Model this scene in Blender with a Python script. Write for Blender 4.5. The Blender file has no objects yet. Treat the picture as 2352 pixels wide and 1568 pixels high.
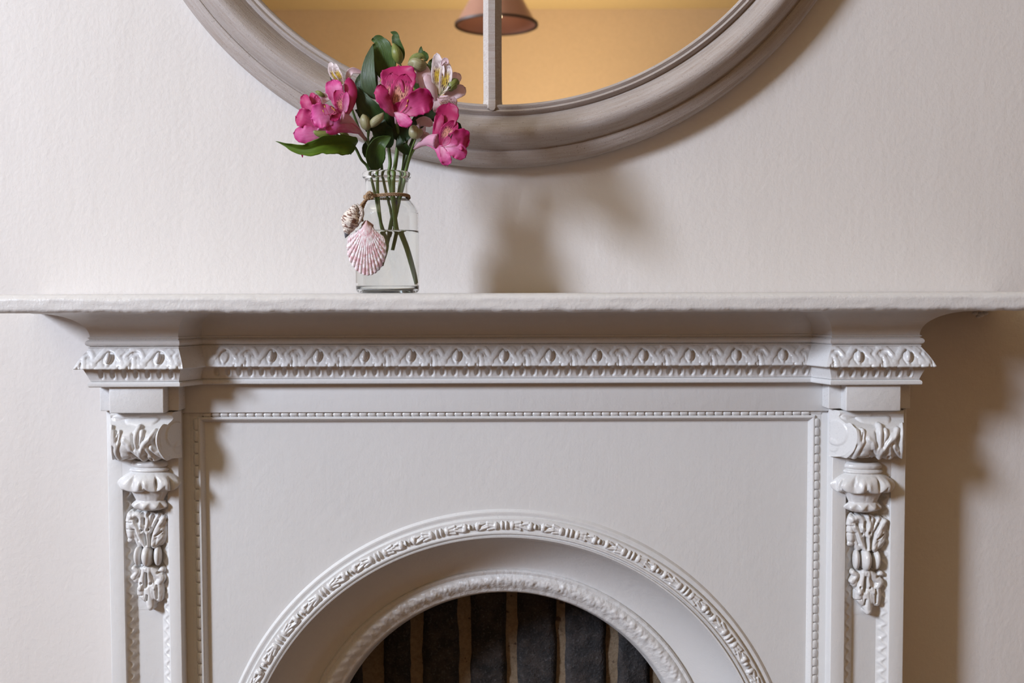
import bpy, math, random
import numpy as np
from mathutils import Vector, Matrix

random.seed(7)
RNG = np.random.RandomState(5)
S = bpy.context.scene
COL = S.collection

# ------------------------------------------------------------------ camera
F = 2450.0                                   # focal length in pixels of the 2352 px wide frame
CAMP = Vector((0.0, -1.19, 1.1008))
TILT = math.atan((784 - 671) / F)
ROLL = math.radians(-0.17)
RM = Matrix.Rotation(math.pi / 2 - TILT, 3, 'X') @ Matrix.Rotation(ROLL, 3, 'Z')
cam = bpy.data.cameras.new('camera')
cam.lens = F * 36 / 2352
cam.sensor_width = 36
cam.clip_start = 0.02
cam.dof.use_dof = True
cam.dof.focus_distance = 1.12
cam.dof.aperture_fstop = 8.0
camo = bpy.data.objects.new('camera', cam)
camo.matrix_world = Matrix.Translation(CAMP) @ RM.to_4x4()
COL.objects.link(camo)
S.camera = camo

# ------------------------------------------------------------------ world and exposure
wd = bpy.data.worlds.new('world'); S.world = wd
wd.use_nodes = True
wd.node_tree.nodes['Background'].inputs[0].default_value = (0.62, 0.75, 1.0, 1)
wd.node_tree.nodes['Background'].inputs[1].default_value = 0.6
S.view_settings.view_transform = 'Standard'
S.view_settings.look = 'None'
S.view_settings.exposure = 0.55
S.view_settings.gamma = 1.0
S.view_settings.use_curve_mapping = False
S.cycles.max_bounces = 14
S.cycles.transmission_bounces = 12
S.cycles.transparent_max_bounces = 12
S.cycles.diffuse_bounces = 5
S.cycles.glossy_bounces = 5
S.cycles.sample_clamp_indirect = 4.0
S.cycles.blur_glossy = 0.5

# ------------------------------------------------------------------ lights: the window on the left, a fill added in the pendant, an unseen warm fill further in
WX, WY, WZ = -2.74, -2.12, 2.22              # middle of the window in the left wall
def area(name, loc, target, sx, sy, power, col):
    l = bpy.data.lights.new(name, 'AREA'); l.shape = 'RECTANGLE'
    l.size = sx; l.size_y = sy; l.energy = power; l.color = col
    o = bpy.data.objects.new(name, l); COL.objects.link(o)
    o.location = loc
    o.rotation_euler = (Vector(target) - Vector(loc)).to_track_quat('-Z', 'Y').to_euler()
    return o
area('window_daylight', (WX + 0.02, WY, WZ), (0.0, -0.9, 1.2), 0.54, 0.82, 128, (0.76, 0.845, 1.0))
area('room_fill_light', (0.4, -4.5, 1.7), (-0.1, -5.0, 2.9), 0.3, 0.3, 12.5, (1.0, 0.76, 0.48))  # unseen lamp, added to brighten the far wall and ceiling

def ray(px, py):
    return RM @ Vector(((px - 1176) / F, -(py - 784) / F, -1.0))
def at(px, py, Y):
    """the point of the plane y = Y that stands behind this spot of the photograph"""
    d = ray(px, py)
    return CAMP + d * ((Y - CAMP.y) / d.y)
def sc(Y):
    return (Y - CAMP.y) / F

# ------------------------------------------------------------------ mesh helpers
def link(name, me, mat=None, parent=None, loc=None):
    o = bpy.data.objects.new(name, me)
    COL.objects.link(o)
    if mat is not None and not me.materials:
        me.materials.append(mat)
    if loc is not None:
        o.location = loc
    if parent is not None:
        o.parent = parent
        o.matrix_parent_inverse = Matrix.Translation(parent.get('_w', (0, 0, 0))).inverted()
    return o
def root(name, loc, label, cat, group=None):
    o = bpy.data.objects.new(name, None); COL.objects.link(o)
    o.empty_display_size = 0.02
    o.location = loc; o['_w'] = tuple(loc)
    return tag(o, label, cat, group)
def tag(o, label, cat, group=None):
    o['label'] = label; o['category'] = cat
    if group: o['group'] = group
    return o
def struct(o):
    o['kind'] = 'structure'; return o
def me_from(name, V, Fc, smooth=True, uv=None, sharp=None):
    me = bpy.data.meshes.new(name)
    me.from_pydata([tuple(map(float, v)) for v in V], [], [tuple(map(int, f)) for f in Fc])
    if uv is not None:
        l = me.uv_layers.new(name='UVMap')
        li = np.zeros(len(me.loops), dtype=np.int32); me.loops.foreach_get('vertex_index', li)
        l.data.foreach_set('uv', np.asarray(uv, dtype=np.float32)[li].ravel())
    if smooth:
        me.polygons.foreach_set('use_smooth', [True] * len(me.polygons))
        if sharp is not None:
            me.set_sharp_from_angle(angle=math.radians(sharp))
    me.update()
    return me
def grid_faces(nu, nv, wu=False, wv=False, off=0, flip=False):
    a = np.arange(nu * nv).reshape(nu, nv) + off
    if wu: a = np.vstack([a, a[:1]])
    if wv: a = np.hstack([a, a[:, :1]])
    q = np.stack([a[:-1, :-1], a[1:, :-1], a[1:, 1:], a[:-1, 1:]], -1).reshape(-1, 4)
    return q[:, ::-1] if flip else q
def grid(name, P, mat, parent=None, wu=False, wv=False, flip=False, sharp=None, loc=None):
    P = np.asarray(P, float); nu, nv = P.shape[:2]
    uu, vv = np.meshgrid(np.linspace(0, 1, nu), np.linspace(0, 1, nv), indexing='ij')
    me = me_from(name, P.reshape(-1, 3), grid_faces(nu, nv, wu, wv, 0, flip), True,
                 np.stack([uu.ravel(), vv.ravel()], -1), sharp)
    return link(name, me, mat, parent, loc)
class Acc:
    """collects several grids and boxes of ONE part into one mesh"""
    def __init__(s): s.V = []; s.F = []; s.n = 0
    def grid(s, P, wu=False, wv=False, flip=False):
        P = np.asarray(P, float); nu, nv = P.shape[:2]
        s.F += [tuple(f) for f in grid_faces(nu, nv, wu, wv, s.n, flip)]
        s.V += list(P.reshape(-1, 3)); s.n += nu * nv
    def box(s, x0, x1, y0, y1, z0, z1, b=0.0):
        if b <= 0:
            v = [(x, y, z) for x in (x0, x1) for y in (y0, y1) for z in (z0, z1)]
            f = [(0, 1, 3, 2), (4, 6, 7, 5), (0, 4, 5, 1), (2, 3, 7, 6), (0, 2, 6, 4), (1, 5, 7, 3)]
            s.V += v; s.F += [tuple(i + s.n for i in q) for q in f]; s.n += 8
            return
        # bevelled box: rounded rectangle rings along z
        def ringpts(ins, z):
            r = b; pts = []
            for cx, cy, a0 in ((x1 - r, y1 - r, 0), (x0 + r, y1 - r, 90), (x0 + r, y0 + r, 180), (x1 - r, y0 + r, 270)):
                for k in range(4):
                    a = math.radians(a0 + 30 * k)
                    pts.append((cx + (r - ins) * math.cos(a), cy + (r - ins) * math.sin(a), z))
            return pts
        rings = []
        for k in range(4):
            a = math.radians(90 - 30 * k)
            rings.append(ringpts(b * (1 - math.cos(a)) * 1.0, z0 + b * (1 - math.sin(a))))
        rings = [ringpts(b * (1 - math.sin(math.radians(30 * k))), z0 + b * (1 - math.cos(math.radians(30 * k)))) for k in range(4)]
        rings += [ringpts(b * (1 - math.sin(math.radians(90 - 30 * k))), z1 - b * (1 - math.cos(math.radians(90 - 30 * k)))) for k in range(4)]
        R = np.array(rings); n = R.shape[1]; base = s.n
        s.grid(R, wv=True, flip=True)
        s.F.append(tuple(base + i for i in range(n))[::-1]); s.F.append(tuple(base + 7 * n + i for i in range(n)))
    def out(s, name, mat, parent=None, smooth=True, sharp=35, loc=None):
        return link(name, me_from(name, s.V, s.F, smooth, None, sharp), mat, parent, loc)
def box(name, mat, parent, *a, b=0.0, loc=None):
    A = Acc(); A.box(*a, b=b); return A.out(name, mat, parent, b > 0, 50, loc)
def catmull(P, n):
    P = np.asarray(P, float)
    if len(P) == 2:
        t = np.linspace(0, 1, n)[:, None]; return P[0] * (1 - t) + P[1] * t
    Q = np.vstack([2 * P[0] - P[1], P, 2 * P[-1] - P[-2]])
    t = np.linspace(0, len(P) - 1 - 1e-9, n); i = t.astype(int); f = (t - i)[:, None]
    a, b, c, d = Q[i], Q[i + 1], Q[i + 2], Q[i + 3]
    return .5 * (2 * b + (c - a) * f + (2 * a - 5 * b + 4 * c - d) * f ** 2 + (3 * b - a - 3 * c + d) * f ** 3)
def tube_P(P, R, n=20, sides=10, smooth=True):
    P = catmull(P, n) if smooth else np.asarray(P, float)
    n = len(P)
    R = np.interp(np.linspace(0, 1, n), np.linspace(0, 1, len(R)), R) if hasattr(R, '__len__') else np.full(n, R)
    T = np.gradient(P, axis=0); T /= np.linalg.norm(T, axis=1)[:, None] + 1e-12
    up = np.array([0.0, -1.0, 0.0]) if abs(T[0][1]) < .9 else np.array([1.0, 0, 0])
    rings = []; N = up
    for i in range(n):
        N = N - T[i] * N.dot(T[i]); N = N / (np.linalg.norm(N) + 1e-12); B = np.cross(T[i], N)
        a = np.linspace(0, 2 * math.pi, sides, endpoint=False)[:, None]
        rings.append(P[i] + R[i] * (np.cos(a) * N + np.sin(a) * B))
    rings = [np.repeat(P[:1], sides, 0)] + rings + [np.repeat(P[-1:], sides, 0)]
    return np.array(rings)
def tube(name, P, R, mat, parent=None, n=20, sides=10, smooth=True):
    return grid(name, tube_P(P, R, n, sides, smooth), mat, parent, wv=True)
def lathe_P(prof, n=48, axis=(0, 0)):
    a = np.linspace(0, 2 * math.pi, n, endpoint=False)
    return np.array([[(axis[0] + r * math.cos(t), axis[1] + r * math.sin(t), z) for t in a] for r, z in prof])
def vnoise(u, v, seed=0):
    u = np.asarray(u, float); v = np.asarray(v, float)
    iu = np.floor(u).astype(int); iv = np.floor(v).astype(int); fu = u - iu; fv = v - iv
    fu = fu * fu * (3 - 2 * fu); fv = fv * fv * (3 - 2 * fv)
    def h(a, b):
        x = np.sin(a * 127.1 + b * 311.7 + seed * 74.7) * 43758.5453
        return x - np.floor(x)
    return (h(iu, iv) * (1 - fu) + h(iu + 1, iv) * fu) * (1 - fv) + (h(iu, iv + 1) * (1 - fu) + h(iu + 1, iv + 1) * fu) * fv - .5

# relief authoring: ellipsoid caps, tapering strokes, grooves
def seg_dist(U, V, pts):
    d = np.full(U.shape, 1e9)
    for (a, b), (c, e) in zip(pts[:-1], pts[1:]):
        L2 = (c - a) ** 2 + (e - b) ** 2 + 1e-9
        t = np.clip(((U - a) * (c - a) + (V - b) * (e - b)) / L2, 0, 1)
        d = np.minimum(d, np.hypot(U - a - t * (c - a), V - b - t * (e - b)))
    return d
def relief(U, V, caps=(), strokes=(), grooves=(), p=5.0):
    acc = np.zeros(U.shape)
    for cu, cv, ru, rv, h in caps:
        acc += (h * np.sqrt(np.clip(1 - ((U - cu) / ru) ** 2 - ((V - cv) / rv) ** 2, 0, 1))) ** p
    for pts, w, h in strokes:
        if len(pts) > 2:
            pts = [tuple(q) for q in catmull(pts, 3 * len(pts))]
        d = seg_dist(U, V, pts) if len(pts) > 1 else np.hypot(U - pts[0][0], V - pts[0][1])
        acc += (h * np.sqrt(np.clip(1 - (d / w) ** 2, 0, 1))) ** p
    H = acc ** (1 / p)
    for pts, w, g in grooves:
        if len(pts) > 2:
            pts = [tuple(q) for q in catmull(pts, 3 * len(pts))]
        d = seg_dist(U, V, pts) if len(pts) > 1 else np.hypot(U - pts[0][0], V - pts[0][1])
        H = H - g * np.exp(-(d / w) ** 2)
    return H

def soft(H, n=1):
    for _ in range(n):
        P = np.pad(H, 1, mode='edge')
        H = (P[:-2, 1:-1] + P[2:, 1:-1] + P[1:-1, :-2] + P[1:-1, 2:] + 2 * P[1:-1, 1:-1]) / 6
    return H

# ------------------------------------------------------------------ materials
class NT:
    def __init__(s, name):
        s.m = bpy.data.materials.new(name); s.m.use_nodes = True
        s.t = s.m.node_tree; s.n = s.t.nodes; s.bsdf = s.n['Principled BSDF']; s.outn = s.n['Material Output']
    def new(s, typ, **kw):
        n = s.n.new(typ)
        for k, v in kw.items():
            if k in n.inputs: n.inputs[k].default_value = v
            else: setattr(n, k, v)
        return n
    def l(s, a, b): s.t.links.new(a, b)
    def coord(s, kind='Object', scale=(1, 1, 1)):
        tc = s.new('ShaderNodeTexCoord'); mp = s.new('ShaderNodeMapping')
        mp.inputs['Scale'].default_value = scale
        s.l(tc.outputs[kind], mp.inputs['Vector']); return mp.outputs[0]
    def noise(s, vec, scale, detail=4, rough=.55):
        n = s.new('ShaderNodeTexNoise'); n.inputs['Scale'].default_value = scale
        n.inputs['Detail'].default_value = detail; n.inputs['Roughness'].default_value = rough
        s.l(vec, n.inputs['Vector']); return n.outputs[0]
    def ramp(s, fac, stops):
        r = s.new('ShaderNodeValToRGB'); e = r.color_ramp.elements
        while len(e) > 1: e.remove(e[-1])
        for i, (p, c) in enumerate(stops):
            c = (c, c, c, 1) if not hasattr(c, '__len__') else (tuple(c) + (1,))[:4]
            if i == 0: e[0].position = p; e[0].color = c
            else: q = e.new(p); q.color = c
        s.l(fac, r.inputs[0]); return r.outputs[0]
    def mix(s, fac, a, b, mode='MIX'):
        m = s.new('ShaderNodeMix'); m.data_type = 'RGBA'; m.blend_type = mode
        for sock, v in ((m.inputs[0], fac), (m.inputs[6], a), (m.inputs[7], b)):
            if hasattr(v, 'is_linked'): s.l(v, sock)
            elif hasattr(v, '__len__'): sock.default_value = (tuple(v) + (1,))[:4]
            else: sock.default_value = v
        return m.outputs[2]
    def math(s, op, a, b=0.0, c=None):
        m = s.new('ShaderNodeMath'); m.operation = op
        for i, v in enumerate((a, b) if c is None else (a, b, c)):
            if hasattr(v, 'is_linked'): s.l(v, m.inputs[i])
            else: m.inputs[i].default_value = v
        return m.outputs[0]
    def bump(s, h, dist, strength=1.0, prev=None):
        b = s.new('ShaderNodeBump'); b.inputs['Distance'].default_value = dist; b.inputs['Strength'].default_value = strength
        s.l(h, b.inputs['Height'])
        if prev is not None: s.l(prev, b.inputs['Normal'])
        return b.outputs[0]
    def set(s, **kw):
        for k, v in kw.items():
            i = s.bsdf.inputs[k.replace('_', ' ')]
            if hasattr(v, 'is_linked'): s.l(v, i)
            elif hasattr(v, '__len__') and i.type == 'RGBA': i.default_value = (tuple(v) + (1,))[:4]
            else: i.default_value = v
        return s

def mat_gloss(name, col, rough=.32, brush=(1, 1, 1), amp=1.0, chips=False):
    t = NT(name)
    fine = t.noise(t.coord(), 420, 3)
    mid = t.noise(t.coord(), 95, 3)
    br = t.noise(t.coord(scale=brush), 60, 4, .7)
    n = t.bump(mid, .0012 * amp, .35)
    n = t.bump(fine, .00035 * amp, .5, n)
    n = t.bump(br, .0007 * amp, .45, n)
    big = t.noise(t.coord(), 7, 3)
    c = t.mix(t.ramp(big, [(.3, 0.0), (.7, 1.0)]), col, tuple(x * .965 for x in col))
    if chips:
        sp = t.noise(t.coord(scale=(.35, 1, 1)), 330, 2)
        c = t.mix(t.ramp(sp, [(.74, 0.0), (.78, .5)]), c, tuple(x * .55 for x in col))
    t.set(Base_Color=c, Roughness=t.ramp(fine, [(.3, rough * .85), (.7, rough * 1.2)]), Normal=n)
    return t.m
CASTC = (.65, .642, .635)
M_cast = mat_gloss('cast_iron_gloss_paint', CASTC, .30, (1, 1, 1), 1.0)
M_flat = mat_gloss('flat_panel_paint', CASTC, .40, (1, 1, .12), .8)
M_shelf = mat_gloss('shelf_paint', (.63, .612, .60), .34, (.06, 1, 1), 1.5, True)
M_drip = mat_gloss('lumpy_thick_paint', CASTC, .30, (1, 1, 1), 2.2)

def mat_wall():
    t = NT('wall_paint')
    a = t.noise(t.coord(), 160, 5, .6); b = t.noise(t.coord(scale=(1, 1, .25)), 26, 4)
    n = t.bump(b, .0016, .5); n = t.bump(a, .0006, .8, n)
    big = t.noise(t.coord(), 2.2, 3)
    c = t.mix(t.ramp(big, [(.3, 0.), (.7, 1.)]), (.655, .618, .592), (.625, .588, .560))
    # a few hair-fine vertical joints where the lining paper meets
    tc = t.new('ShaderNodeTexCoord'); sx = t.new('ShaderNodeSeparateXYZ'); t.l(tc.outputs['Object'], sx.inputs[0])
    f = t.math('FRACT', t.math('ADD', t.math('DIVIDE', sx.outputs[0], .53), .655))
    line = t.math('LESS_THAN', t.math('ABSOLUTE', t.math('SUBTRACT', f, .5)), .0011)
    n = t.bump(line, .0005, .45, n)
    t.set(Base_Color=c, Roughness=.62, Normal=n); return t.m
M_wall = mat_wall()
def mat_plain(name, col, rough=.6, metal=0.0, bump=0.0, scale=80, **kw):
    t = NT(name)
    nz = t.noise(t.coord(), scale, 4)
    c = t.mix(t.ramp(nz, [(.3, 0.), (.7, 1.)]), col, tuple(x * .9 for x in col))
    t.set(Base_Color=c, Roughness=rough, Metallic=metal, **kw)
    if bump: t.set(Normal=t.bump(nz, bump, .6))
    return t.m
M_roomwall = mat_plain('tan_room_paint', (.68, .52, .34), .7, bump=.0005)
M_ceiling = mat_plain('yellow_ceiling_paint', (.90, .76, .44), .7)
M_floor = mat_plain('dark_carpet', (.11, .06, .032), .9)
M_sidewall = mat_plain('side_wall_shaded_tan', (.37, .205, .09), .7)  # darker than the tan wall: backlit shade and brown bounce put into the colour

def mat_frame():
    t = NT('distressed_taupe_wood')
    tc = t.new('ShaderNodeTexCoord'); s = t.new('ShaderNodeSeparateXYZ'); t.l(tc.outputs['Object'], s.inputs[0])
    x, y, z = s.outputs
    r = t.math('SQRT', t.math('ADD', t.math('MULTIPLY', x, x), t.math('MULTIPLY', z, z)))
    ang = t.math('ARCTAN2', x, z)
    cb = t.new('ShaderNodeCombineXYZ')
    t.l(t.math('MULTIPLY', r, 520.), cb.inputs[0]); t.l(t.math('MULTIPLY', ang, 9.), cb.inputs[1]); t.l(t.math('MULTIPLY', y, 300.), cb.inputs[2])
    str_ = t.noise(cb.outputs[0], 1.0, 5, .65)
    cb2 = t.new('ShaderNodeCombineXYZ')
    t.l(t.math('MULTIPLY', r, 1300.), cb2.inputs[0]); t.l(t.math('MULTIPLY', ang, 170.), cb2.inputs[1]); t.l(t.math('MULTIPLY', y, 900.), cb2.inputs[2])
    spk = t.noise(cb2.outputs[0], 1.0, 2, .5)
    spk2 = t.noise(t.coord(), 900, 2, .5)
    patch = t.noise(t.coord(), 16, 3)
    c = t.mix(t.ramp(str_, [(.32, 0.), (.68, 1.)]), (.315, .255, .215), (.43, .385, .37))
    c = t.mix(t.ramp(patch, [(.35, 0.), (.65, .6)]), c, (.335, .29, .265))
    c = t.mix(t.ramp(spk, [(.66, 0.), (.73, .8)]), c, (.13, .095, .07))
    c = t.mix(t.ramp(spk2, [(.68, 0.), (.75, .7)]), c, (.12, .09, .07))
    c = t.mix(t.ramp(spk2, [(.24, .7), (.30, 0.)]), c, (.60, .57, .55))
    n = t.bump(str_, .0009, .5); n = t.bump(spk2, .0004, .6, n)
    t.set(Base_Color=c, Roughness=.52, Normal=n); return t.m
M_frame = mat_frame()
t = NT('mirror_silver'); t.set(Base_Color=(.90, .89, .86), Metallic=1.0, Roughness=.012); M_mirror = t.m
def mat_glass(name, col, ior, rough=0.0):
    t = NT(name); t.set(Base_Color=col, Roughness=rough, IOR=ior, Transmission_Weight=1.0); return t.m
M_glass = mat_glass('clear_glass', (.985, 1.0, .992), 1.47)
M_water = mat_glass('water', (.992, 1.0, .992), 1.33)

# ================================================================== THE ROOM
RX0, RX1, RYB, RZ = -2.78, 2.6, -5.62, 2.875
hx0, hx1, hz = at(700, 1400, 0).x - .05, at(1640, 1400, 0).x + .05, .93
A = Acc()
def wallquad(x0, x1, z0, z1, nx=2, nz=2):
    xs = np.linspace(x0, x1, nx); zs = np.linspace(z0, z1, nz)
    A.grid([[(x, 0.0, z) for z in zs] for x in xs])
wallquad(RX0, hx0, 0, RZ); wallquad(hx1, RX1, 0, RZ); wallquad(hx0, hx1, hz, RZ)
wall = struct(A.out('wall_back', M_wall))
def wbox(name, mat, *a, parent=None):
    o = box(name, mat, parent, *a)
    return struct(o)
wbox('floor', M_floor, RX0 - .1, RX1 + .1, RYB - .1, .3, -.1, 0)
wbox('ceiling', M_ceiling, RX0 - .1, RX1 + .1, RYB - .1, .3, RZ, RZ + .1)
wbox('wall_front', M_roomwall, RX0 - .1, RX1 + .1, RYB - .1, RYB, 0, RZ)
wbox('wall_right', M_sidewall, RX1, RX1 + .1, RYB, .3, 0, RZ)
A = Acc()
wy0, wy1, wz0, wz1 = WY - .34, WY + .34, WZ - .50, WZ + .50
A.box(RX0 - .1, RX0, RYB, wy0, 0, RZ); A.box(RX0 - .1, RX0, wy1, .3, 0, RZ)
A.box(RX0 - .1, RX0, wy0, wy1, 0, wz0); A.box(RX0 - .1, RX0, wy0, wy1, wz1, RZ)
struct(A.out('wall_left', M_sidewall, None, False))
M_white = mat_plain('white_joinery', (.8, .8, .78), .4)
wr = struct(link('window_1', bpy.data.meshes.new('window_1'), M_white))
A = Acc()
for a in ((wy0, wy0 + .04, wz0, wz1), (wy1 - .04, wy1, wz0, wz1), (wy0, wy1, wz0, wz0 + .05), (wy0, wy1, wz1 - .05, wz1), (wy0, wy1, WZ - .02, WZ + .02)):
    A.box(RX0 - .08, RX0 - .04, *a)
me = me_from('window_1', A.V, A.F, False); me.materials.append(M_white); wr.data = me
box('pane', M_glass, wr, RX0 - .064, RX0 - .058, wy0 + .03, wy1 - .03, wz0 + .04, wz1 - .04)

# fireback and firebox behind the arch
M_soot = mat_plain('soot', (.018, .014, .012), .9, bump=.002, scale=60)
def mat_brick():
    t = NT('sooty_brick')
    a = t.noise(t.coord(), 60, 5, .65); b = t.noise(t.coord(), 380, 3)
    oi = t.new('ShaderNodeObjectInfo')
    c = t.mix(t.ramp(a, [(.42, 0.), (.66, 1.)]), (.007, .006, .006), (.036, .027, .023))
    c = t.mix(t.ramp(b, [(.55, 0.), (.75, .6)]), c, (.10, .095, .10))
    c = t.mix(t.math('MULTIPLY', oi.outputs['Random'], .12), c, (.055, .055, .065))
    n = t.bump(a, .004, .9); n = t.bump(b, .0009, .9, n)
    t.set(Base_Color=c, Roughness=.85, Normal=n); return t.m
M_brick = mat_brick()
def mat_mortar():
    t = NT('lime_mortar')
    a = t.noise(t.coord(), 240, 5, .7); b = t.noise(t.coord(), 110, 2)
    c = t.mix(t.ramp(a, [(.3, 0.), (.7, 1.)]), (.15, .105, .062), (.24, .18, .12))
    c = t.mix(t.ramp(b, [(.66, 0.), (.72, .85)]), c, (.05, .03, .02))
    t.set(Base_Color=c, Roughness=.9, Normal=t.bump(a, .0015, .9)); return t.m
M_mortar = mat_mortar()
YB = .115
fb = struct(box('wall_fireback', M_mortar, None, hx0 - .02, hx1 + .02, YB, YB + .05, 0, 1.0))
A = Acc()
A.box(hx0 - .05, hx0, 0.001, YB + .05, 0, hz + .05); A.box(hx1, hx1 + .05, 0.001, YB + .05, 0, hz + .05)
A.box(hx0 - .05, hx1 + .05, 0.001, YB + .05, hz, hz + .05)
struct(A.out('trim_1', M_soot, None, False))
def brick_mesh(x0, x1, z0, z1, seed):
    nx, nz = 12, 30
    U, V = np.meshgrid(np.linspace(0, 1, nx), np.linspace(0, 1, nz), indexing='ij')
    w, h = x1 - x0, z1 - z0
    dx = np.minimum(U, 1 - U) * w; dz = np.minimum(V, 1 - V) * h
    e = np.minimum(dx, dz)
    pr = .008 * (1 - np.exp(-(e / .004) ** 1.2)) + .0035 * vnoise(U * 3.5 + seed, V * 11, seed) + .002 * vnoise(U * 9, V * 30, seed + 3)
    pr = np.where(e < 1e-6, -.004, np.maximum(pr, .0004))
    wob = .0035 * vnoise(V * 7 + seed * 3, U * 0 + seed) + .0015 * vnoise(V * 22 + seed * 3, U * 0 + seed)
    X = x0 + U * w + wob * np.where(U < .5, 1, -1) * (np.abs(U - .5) * 2)
    return np.stack([X, YB - pr, z0 + V * h], -1)
edges = [(738, 838), (877, 947), (967, 1058), (1077, 1167), (1186, 1280), (1295, 1395), (1415, 1496), (1514, 1604)]
for i, (a, b) in enumerate(edges):
    x0, x1 = at(a, 1460, YB).x, at(b, 1460, YB).x
    grid('brick', brick_mesh(x0, x1, .603, .818, i + 1), M_brick, fb, flip=False)
    grid('brick', brick_mesh(x0 + .004, x1 + .003, .378, .593, i + 11), M_brick, fb, flip=False)

# ================================================================== FIREPLACE SURROUND
FP = root('fireplace_surround', (at(1165, 1000, -.05).x, -.05, 0.0),
          'cream-grey painted cast iron fireplace with carved pilasters, cornice and arched opening', 'fireplace')
ZS = 1.10
YP, YPAN, YFR = -.064, -.042, -.050          # pilaster face, arch panel, frieze and channel plane
# arch
ac = at(1160, 1835, -.05); acx, acz = ac.x, ac.z
def arch_path(n=220):
    out = []
    for z in np.linspace(0.0, acz, 6)[:-1]: out.append((0, z - acz, 1, 0))
    for a in np.linspace(0, math.pi, n): out.append((0, 0, math.cos(a), math.sin(a)))
    for z in np.linspace(acz, 0.0, 6)[1:]: out.append((0, z - acz, -1, 0))
    return np.array(out)
PATH = arch_path()
def rad(py, Y): return at(1160, py, Y).z - acz
def arch_sweep(name, prof, mat, parent, disp=None, path=PATH):
    pr = np.array([(rad(py, Y), Y) for py, Y in prof])
    P = np.zeros((len(path), len(pr), 3))
    for j, (r, y) in enumerate(pr):
        P[:, j, 0] = acx + path[:, 0] + r * path[:, 2]
        P[:, j, 1] = y
        P[:, j, 2] = acz + path[:, 1] + r * path[:, 3]
    if disp is not None: P = disp(P, pr)
    return grid(name, P, mat, parent, sharp=40)
# main panel with the arched hole, cut by columns
px0, px1 = at(428, 1200, YPAN).x, at(1898, 1200, YPAN).x
ptop = at(1160, 955, YPAN).z
rh = rad(1174, YPAN)
xs = sorted(set(list(np.linspace(px0, acx - rh, 24)) + list(acx - rh * np.cos(np.linspace(0, math.pi, 160))) + list(np.linspace(acx + rh, px1, 24))))
A = Acc()
def col(x, inside):
    z0 = acz + math.sqrt(max(0, rh ** 2 - (x - acx) ** 2)) if inside else 0.0
    return [(x, YPAN, z0 + (ptop - z0) * k / 6) for k in range(7)]
A.grid([col(x, False) for x in xs if x <= acx - rh + 1e-9]); A.grid([col(x, True) for x in xs if acx - rh - 1e-9 <= x <= acx + rh + 1e-9])
A.grid([col(x, False) for x in xs if x >= acx + rh - 1e-9])
panel = A.out('arch_panel', M_flat, FP, True, 40)
# outer arch moulding, cove, rope band
outer = arch_sweep('arch_moulding', [(1167, -.0412), (1171, -.0435), (1175, -.0452), (1180, -.0455), (1184, -.0442), (1186, -.0442), (1188, -.0468), (1191, -.0485), (1196, -.0485),
    (1219, -.0485), (1222, -.0505), (1225, -.0505), (1227, -.0475), (1229, -.0475), (1231, -.0500), (1234, -.0495), (1236, -.046), (1238, -.042)], M_cast, FP)
arch_sweep('arch_cove', [(1236, -.046), (1240, -.036), (1246, -.027), (1256, -.016), (1270, -.006), (1284, .001), (1296, .005), (1305, .0065), (1308, .007)], M_flat, FP)
def rope(P, pr):
    n, m = P.shape[:2]
    s = np.zeros(n); s[1:] = np.cumsum(np.hypot(*(np.diff(P[:, 0, [0, 2]], axis=0).T))); s = (s - s.max() / 2) / sc(0)
    t = np.linspace(0, 1, m)
    Sg, T = np.meshgrid(s, t, indexing='ij')
    w = np.exp(-((T - .52) / .22) ** 2)
    ph = Sg / 31.0 + T * 1.6
    dent = np.clip(np.sin(2 * math.pi * ph), -.4, 1) * w
    side = np.where(Sg > 0, 1.25, .75)
    h = -1.3 * dent * side + 2.6 * vnoise(Sg / 11, T * 5, 3) * (.3 + w) + 1.6 * vnoise(Sg / 5, T * 10, 4) * (.2 + w)
    P[:, :, 1] -= h * sc(0)
    return P
PATHF = arch_path(900)
pts = [(1306, .0065), (1308, .004), (1312, .0025), (1316, .003), (1318, .0035)]
pts += [(1318 + 30 * k / 13, .0035 - .0045 * math.sin(math.pi * k / 13) + .002 * k / 13) for k in range(1, 14)]
pts += [(1351, .0075), (1355, .0080), (1358, .0100), (1359, .014), (1359, .030)]
arch_sweep('rope_band', pts, M_drip, FP, rope, PATHF)
# husk ornaments on the arch
R0 = rad(1206, -.0485); k_ = sc(-.0485)
U, W = np.meshgrid(np.linspace(-73, 73, 170), np.linspace(-14, 14, 36), indexing='ij')
def husk(sd=0):
    q = random.Random(sd)
    caps, st, gr = [], [], []
    j = lambda a: q.uniform(-a, a)
    for s_ in (-1, 1):
        caps += [(s_ * 5, j(1), 4.4, 10.5, 8), (s_ * 19, j(1), 6.5, 10, 7.5), (s_ * 61, 0, 7, 10.5, 8.5), (s_ * 53, 0, 16, 7.5, 4)]
        st += [([(s_ * 22, -5), (s_ * 38, -8.5 + j(1))], 3.4, 5), ([(s_ * 22, 5), (s_ * 38, 8.5 + j(1))], 3.4, 5),
               ([(s_ * 38, -2), (s_ * 56, -7)], 3.6, 6), ([(s_ * 38, 2), (s_ * 56, 7)], 3.6, 6), ([(s_ * 22, 0), (s_ * 34, 0)], 5, 5.5),
               ([(s_ * 73, 0)], 6.5, 8)]
        gr += [([(s_ * 42, -5), (s_ * 56, 0)], 1.6, 3)]
    H = relief(U, W, caps, st, gr) + .9 * vnoise(U / 6 + sd, W / 6, sd)
    return H
angs = [90 - 13.5 * i for i in range(-7, 8)]
husks = [husk(i) for i in range(3)]
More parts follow.
